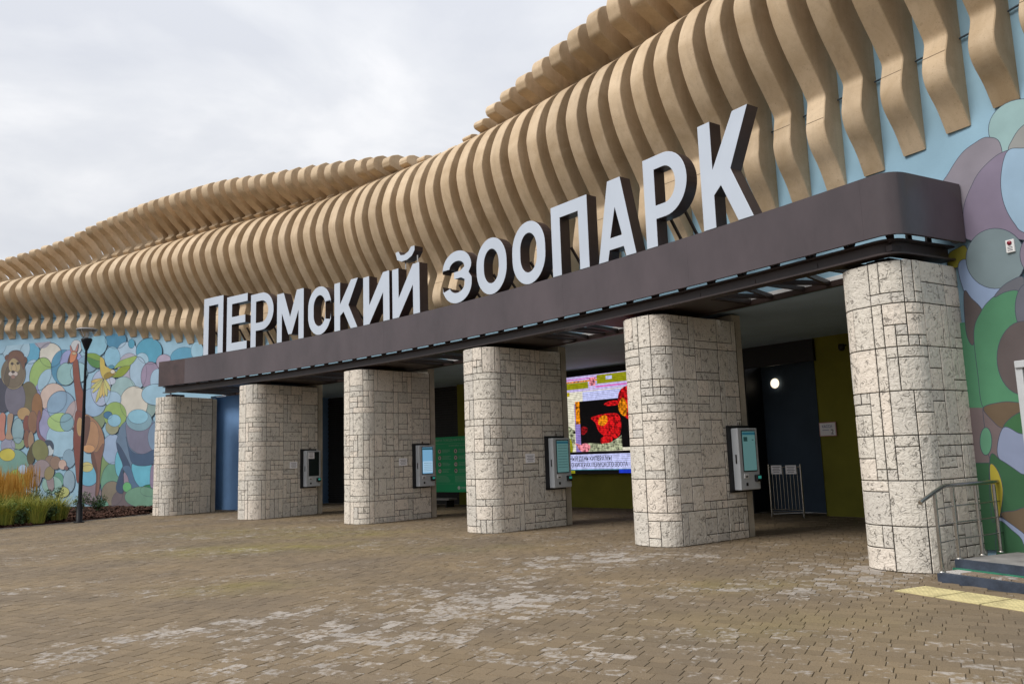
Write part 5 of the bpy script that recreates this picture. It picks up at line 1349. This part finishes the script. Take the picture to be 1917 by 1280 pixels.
posts = [((4.955, 9.70), .09), ((5.27, 9.89), .21), ((5.70, 10.15), .21), ((6.06, 10.37), .21)]
HRZ = 1.075
for (x, y), zb in posts:
    q = MB(); zt_ = HRZ - .03 if zb > .1 else 1.0
    q.tube([rel((x, y, zb)), rel((x, y, zt_))], .0215, 12); po = q.build('post', M['inox'], hr, smooth=True)
    q = MB(); c_ = rel((x, y, zb)); q.lathe([(.001, .012), (.04, .012), (.045, .0), (.045, -.002)], 14, c_); q.build('base_cap', M['inox'], po, smooth=True)
rl = [(4.70, 9.545, .90), (4.72, 9.56, .915), (4.955, 9.70, 1.01), (5.10, 9.79, 1.062), (5.16, 9.825, HRZ), (5.29, 9.90, HRZ), (5.89, 10.26, HRZ), (6.17, 10.43, HRZ)]
q = MB(); q.tube([rel(p) for p in rl], .025, 14); q.build('top_rail', M['inox'], hr, smooth=True)
for zz in (.44, .635, .83):
    q = MB(); q.tube([rel((4.955, 9.70, zz - .02)), rel((5.29, 9.90, zz)), rel((5.89, 10.26, zz)), rel((6.15, 10.42, zz))], .009, 8); q.build('bar', M['inox'], hr, smooth=True)
# tactile paving
for i in range(4):
    o_ = Vector((4.32, 9.06, 0)) + Vector((.43, -.895, 0)) * (i * .505) + Vector((0, 0, .0))
    q = MB(); mt_ = Matrix.Translation((o_.x + .105, o_.y - .075, .004)) @ Matrix.Rotation(math.atan2(-.895, .43), 4, 'Z')
    q.box((0, 0, -.006), (.478, .50, .02), mt_, bev=.003)
    for a_ in range(8):
        for b_ in range(8):
            cx_, cy_ = -.21 + a_ * .06, -.21 + b_ * .06
            k = len(q.v)
            for (rr_, zz) in ((.017, .004), (.011, .0085)):
                for j in range(6):
                    p = mt_ @ Vector((cx_ + rr_ * math.cos(j * math.pi / 3), cy_ + rr_ * math.sin(j * math.pi / 3), zz)); q.v.append(tuple(p))
            for j in range(6): q.f.append((k + j, k + (j + 1) % 6, k + 6 + (j + 1) % 6, k + 6 + j)); q.m.append(0)
            q.f.append(tuple(range(k + 6, k + 12))); q.m.append(0)
    q.build('tactile_tile', M['tactile'], paving)

# ------------------------------------------------------------------ street lamp
sl = empty('street_lamp', (-13.43, 25.0, 0)); tag(sl, 'black street lamp with a wide clear conical head before the mural', 'street lamp')
q = MB(); q.lathe([(.001, 0), (.15, 0), (.15, .03), (.09, .04), (.085, .5), (.075, .52), (.058, .62), (.047, 3.0), (.038, 5.05), (.038, 5.35)], 20); q.build('pole', M['lamp_black'], sl, smooth=True)
q = MB(); q.lathe([(.052, 5.33), (.06, 5.36), (.155, 5.62), (.165, 5.68), (.12, 5.70), (.001, 5.70)], 24); q.build('lamp_head', M['lamp_black'], sl, smooth=True)
gl = bpy.data.materials.new('clear_shade'); gl.use_nodes = True; t_ = gl.node_tree; t_.nodes.clear()
o1 = t_.nodes.new('ShaderNodeOutputMaterial'); tr_ = t_.nodes.new('ShaderNodeBsdfTransparent'); tr_.inputs[0].default_value = (.82, .85, .88, 1); gy = t_.nodes.new('ShaderNodeBsdfGlossy'); gy.inputs['Roughness'].default_value = .08; gy.inputs[0].default_value = (.9, .9, .9, 1)
ms = t_.nodes.new('ShaderNodeMixShader'); ms.inputs[0].default_value = .16; t_.links.new(tr_.outputs[0], ms.inputs[1]); t_.links.new(gy.outputs[0], ms.inputs[2]); t_.links.new(ms.outputs[0], o1.inputs[0])
q = MB(); q.lathe([(.13, 5.69), (.30, 5.97)], 28); q.build('shade', gl, sl, smooth=True)
q = MB(); q.lathe([(.31, 5.965), (.315, 5.985), (.27, 6.005), (.12, 6.03), (.001, 6.035)], 28); q.build('cap', mat('lamp_cap', (.28, .28, .29), .35, .5), sl, smooth=True)
q = MB()
for i in range(3):
    a_ = i * 2.094 + .4; q.tube([(.12 * math.cos(a_), .12 * math.sin(a_), 5.69), (.295 * math.cos(a_), .295 * math.sin(a_), 5.965)], .007, 6)
q.build('strut', M['white'], sl)
q = MB(); q.lathe([(.035, 5.70), (.04, 5.72), (.04, 5.86), (.015, 5.90), (.001, 5.90)], 14); q.build('bulb', M['white'], sl, smooth=True)

# ------------------------------------------------------------------ planting bed
q = MB(); n = 14
rows = [[], [], [], []]
bp_ = [(-30, 3.0)] + BED
for i in range(24):
    f_ = i / 23.0; y = 9.0 + (28.25 - 9.0) * f_
    for (x0, y0), (x1, y1) in zip(BED, BED[1:] + [(-12.6, 28.6)]):
        if y0 <= y <= y1 + 1e-6: x = x0 + (x1 - x0) * (y - y0) / (y1 - y0)
    rows[0].append((x, y, -.01)); rows[1].append((x - .06, y + .03, .045)); rows[2].append((x - .7, y + .25, .09))
    s_ = max(-18.0, -2.4 - 9.9 * (1 - f_) / .261); w_ = P(s_, .01); rows[3].append((w_.x, w_.y, .14))
q.grid(rows); bed = q.build('planting_bed', M['mulch'], None, smooth=True); tag(bed, kind='structure')
def bed_pt(f_, d):
    """f_ along the bed (0 near, 1 at the column), d 0 front .. 1 wall"""
    i = min(22, int(f_ * 23)); t = f_ * 23 - i
    A = [Vector(rows[j][i]).lerp(Vector(rows[j][i + 1]), t) for j in (1, 2, 3)]
    return A[0].lerp(A[1], d * 4) if d < .25 else A[1].lerp(A[2], (d - .25) / .75)
rc = random.Random(21)
q = MB()
for i in range(5200):
    f_ = rc.uniform(.70, 1.0); p = bed_pt(f_, rc.random() ** 1.3); a_ = rc.uniform(0, 6.28); l_, w_ = rc.uniform(.03, .09), rc.uniform(.012, .03)
    x_ = Vector((math.cos(a_), math.sin(a_), rc.uniform(-.5, .5))) * l_; y_ = Vector((-math.sin(a_), math.cos(a_), rc.uniform(-.4, .4))) * w_; p = p + Vector((0, 0, .012 + rc.random() * .02))
    q.face([p - x_ - y_, p + x_ - y_ * .6, p + x_ * .9 + y_, p - x_ + y_ * .8])
tag(q.build('bark_chips', M['chip'], bed), kind='stuff')
# edging strip between paving and bed
for i in range(23):
    a_, b_ = Vector(rows[0][i]), Vector(rows[0][i + 1])
    if b_.y < 17: continue
    q = MB(); q.beam(a_ + Vector((.0, 0, -.01)), b_ + (a_ - b_) * .01 + Vector((0, 0, -.01)), .06, .07); q.build('edging_stone', M['tread'], bed)

def leafmat(name, c1, c2):
    mt = mat(name, c1, .6, .25); t = mt.node_tree; b = t.nodes['Principled BSDF']
    g = t.nodes.new('ShaderNodeNewGeometry'); r = t.nodes.new('ShaderNodeValToRGB'); r.color_ramp.elements[0].color = (*c1, 1); r.color_ramp.elements[1].color = (*c2, 1)
    t.links.new(g.outputs['Random Per Island'], r.inputs[0]); t.links.new(r.outputs[0], b.inputs['Base Color'])
    b.inputs['Subsurface Weight'].default_value = 0.0
    return mt
M['gold'] = leafmat('golden_grass', (.30, .20, .04), (.60, .36, .07)); M['straw'] = leafmat('seed_heads', (.50, .26, .04), (.70, .44, .12)); M['lime'] = leafmat('lime_blades', (.14, .20, .03), (.40, .36, .07))
M['green'] = leafmat('shrub_leaves', (.04, .10, .02), (.15, .22, .045)); M['deep'] = leafmat('dark_leaves', (.02, .055, .02), (.08, .13, .045)); M['stem'] = mat('plant_stem', (.07, .045, .025), .8, .2)
def blades(q, c, n, r, h, lean, w_, rg, straight=False):
    for i in range(n):
        a_ = rg.uniform(0, 6.283); rr = r * math.sqrt(rg.random()); b0 = c + Vector((math.cos(a_) * rr, math.sin(a_) * rr, 0))
        hh = h * rg.uniform(.65, 1.1); ld = Vector((math.cos(a_), math.sin(a_), 0)) * lean * hh * rg.uniform(.2, 1.1) + Vector((rg.uniform(-.1, .1), rg.uniform(-.1, .1), 0)) * hh
        sd_ = Vector((-math.sin(a_ + rg.uniform(-1, 1)), math.cos(a_), 0)).normalized() * w_
        p1 = b0 + ld * .3 + Vector((0, 0, hh * .55)); p2 = b0 + ld + Vector((0, 0, hh * (1 if straight else .92)))
        q.face([b0 - sd_, b0 + sd_, p1 + sd_ * .8, p1 - sd_ * .8]); q.face([p1 - sd_ * .8, p1 + sd_ * .8, p2])
def seedheads(q, c, n, r, h, rg):
    for i in range(n):
        a_ = rg.uniform(0, 6.283); rr = r * math.sqrt(rg.random()); b0 = c + Vector((math.cos(a_) * rr, math.sin(a_) * rr, 0)); hh = h * rg.uniform(.55, 1.1)
        tp = b0 + Vector((rg.uniform(-.06, .06), rg.uniform(-.06, .06), hh)); md = b0 + (tp - b0) * .62
        sd_ = Vector((math.cos(a_ * 3), math.sin(a_ * 3), 0)) * .011; s2 = Vector((-sd_.y, sd_.x, 0))
        q.face([b0 - sd_ * .3, b0 + sd_ * .3, md]);
        for v_ in (sd_, s2): q.face([md - v_ * .4, md + (tp - md) * .4 - v_, tp, md + (tp - md) * .4 + v_])
def feather_grass(f_, d, h, rg, lab):
    p = bed_pt(f_, d); o = empty('feather_grass', p); tag(o, lab, 'ornamental grass', 'feather grasses in the planting bed')
    q = MB(); blades(q, Vector((0, 0, 0)), 420, .34, h * .62, .45, .007, rg); q.build('blades', M['lime'], o)
    q = MB(); seedheads(q, Vector((0, 0, 0)), 150, .38, h, rg); q.build('seed_heads', M['straw'], o)
def shrub(name, f_, d, rx, h, n, rg, lab, mk, lf=.05, cat='shrub', grp='low green shrubs in the planting bed'):
    p = bed_pt(f_, d); o = empty(name, p); tag(o, lab, cat, grp)
    q = MB(); st = []
    for i in range(14):
        a_ = rg.uniform(0, 6.283); e_ = Vector((math.cos(a_) * rx * rg.uniform(.3, 1), math.sin(a_) * rx * rg.uniform(.3, 1), h * rg.uniform(.55, 1.05))); q.tube([(0, 0, 0), e_ * .5 + Vector((0, 0, .08 * h)), e_], [.010, .007, .003], 5); st.append(e_)
    q.build('stem', M['stem'], o)
    q = MB()
    for i in range(n):
        e_ = rg.choice(st); t = rg.random() ** .6; c = e_ * t + Vector((rg.gauss(0, .10 * rx + .03), rg.gauss(0, .10 * rx + .03), rg.gauss(0, .05) + .05))
        if c.z < .02: c.z = .03
        a_ = Vector((rg.gauss(0, 1), rg.gauss(0, 1), rg.gauss(0, .6))).normalized() * lf * rg.uniform(.6, 1.3); b_ = a_.cross(Vector((rg.gauss(0, 1), rg.gauss(0, 1), rg.gauss(0, 1)))).normalized() * lf * .38
        q.face([c - a_, c + b_, c + a_, c - b_])
    q.build('leaves', M[mk], o)
rg = random.Random(77)
FG = [(.735, .40), (.752, .52), (.772, .46), (.760, .34), (.796, .58), (.726, .58), (.766, .70), (.744, .64), (.784, .40)]
for i, (f_, d) in enumerate(FG): feather_grass(f_, d, rg.uniform(1.15, 1.7), rg, ['golden feather grass standing nearest the mural lion', 'tall golden feather grass in the middle of the clump', 'golden feather grass beside the painted bear', 'golden feather grass behind the low green shrubs', 'golden feather grass at the right end of the clump', 'golden feather grass at the left edge of the photo', 'golden feather grass close to the painted wall', 'golden feather grass furthest left of its clump', 'golden feather grass before the bright green bubble'][i])
ORD = ['first', 'second', 'third', 'fourth', 'fifth', 'sixth', 'seventh', 'eighth', 'ninth', 'tenth', 'eleventh', 'twelfth', 'thirteenth', 'fourteenth', 'fifteenth', 'sixteenth', 'seventeenth', 'eighteenth', 'nineteenth', 'twentieth']
k = 0
for i in range(20):
    f_ = .712 + .0070 * i + rg.uniform(-.002, .002); d = rg.uniform(.05, .33)
    if f_ > .85: continue
    shrub('green_shrub', f_, d, rg.uniform(.28, .42), rg.uniform(.32, .58), 560, rg, 'low bushy green shrub, %s from the left along the bed edge' % ORD[i], 'green' if i % 3 else 'deep', .045)
for i in range(14):
    f_ = .725 + .0092 * i; p = bed_pt(f_, rg.uniform(.06, .42)); o = empty('lime_grass', p); tag(o, 'loose yellow green grass tuft, %s from the left along the bed edge' % ORD[i], 'grass tuft', 'yellow green grass tufts')
    q = MB(); blades(q, Vector((0, 0, 0)), 340, .26, rg.uniform(.6, .95), .65, .006, rg); q.build('blades', M['lime'], o)
for f_, d, r_, h_, lab in ((.805, .55, .42, .85, 'taller dark shrub below the painted bear'), (.835, .60, .40, .85, 'airy dark shrub left of the street lamp'), (.872, .60, .36, .62, 'airy dark shrub right of the street lamp'), (.90, .62, .30, .5, 'small sparse shrub near the giraffe legs')):
    shrub('dark_shrub', f_, d, r_, h_, 620, rg, lab, 'deep', .04, 'shrub', 'dark shrubs against the mural')
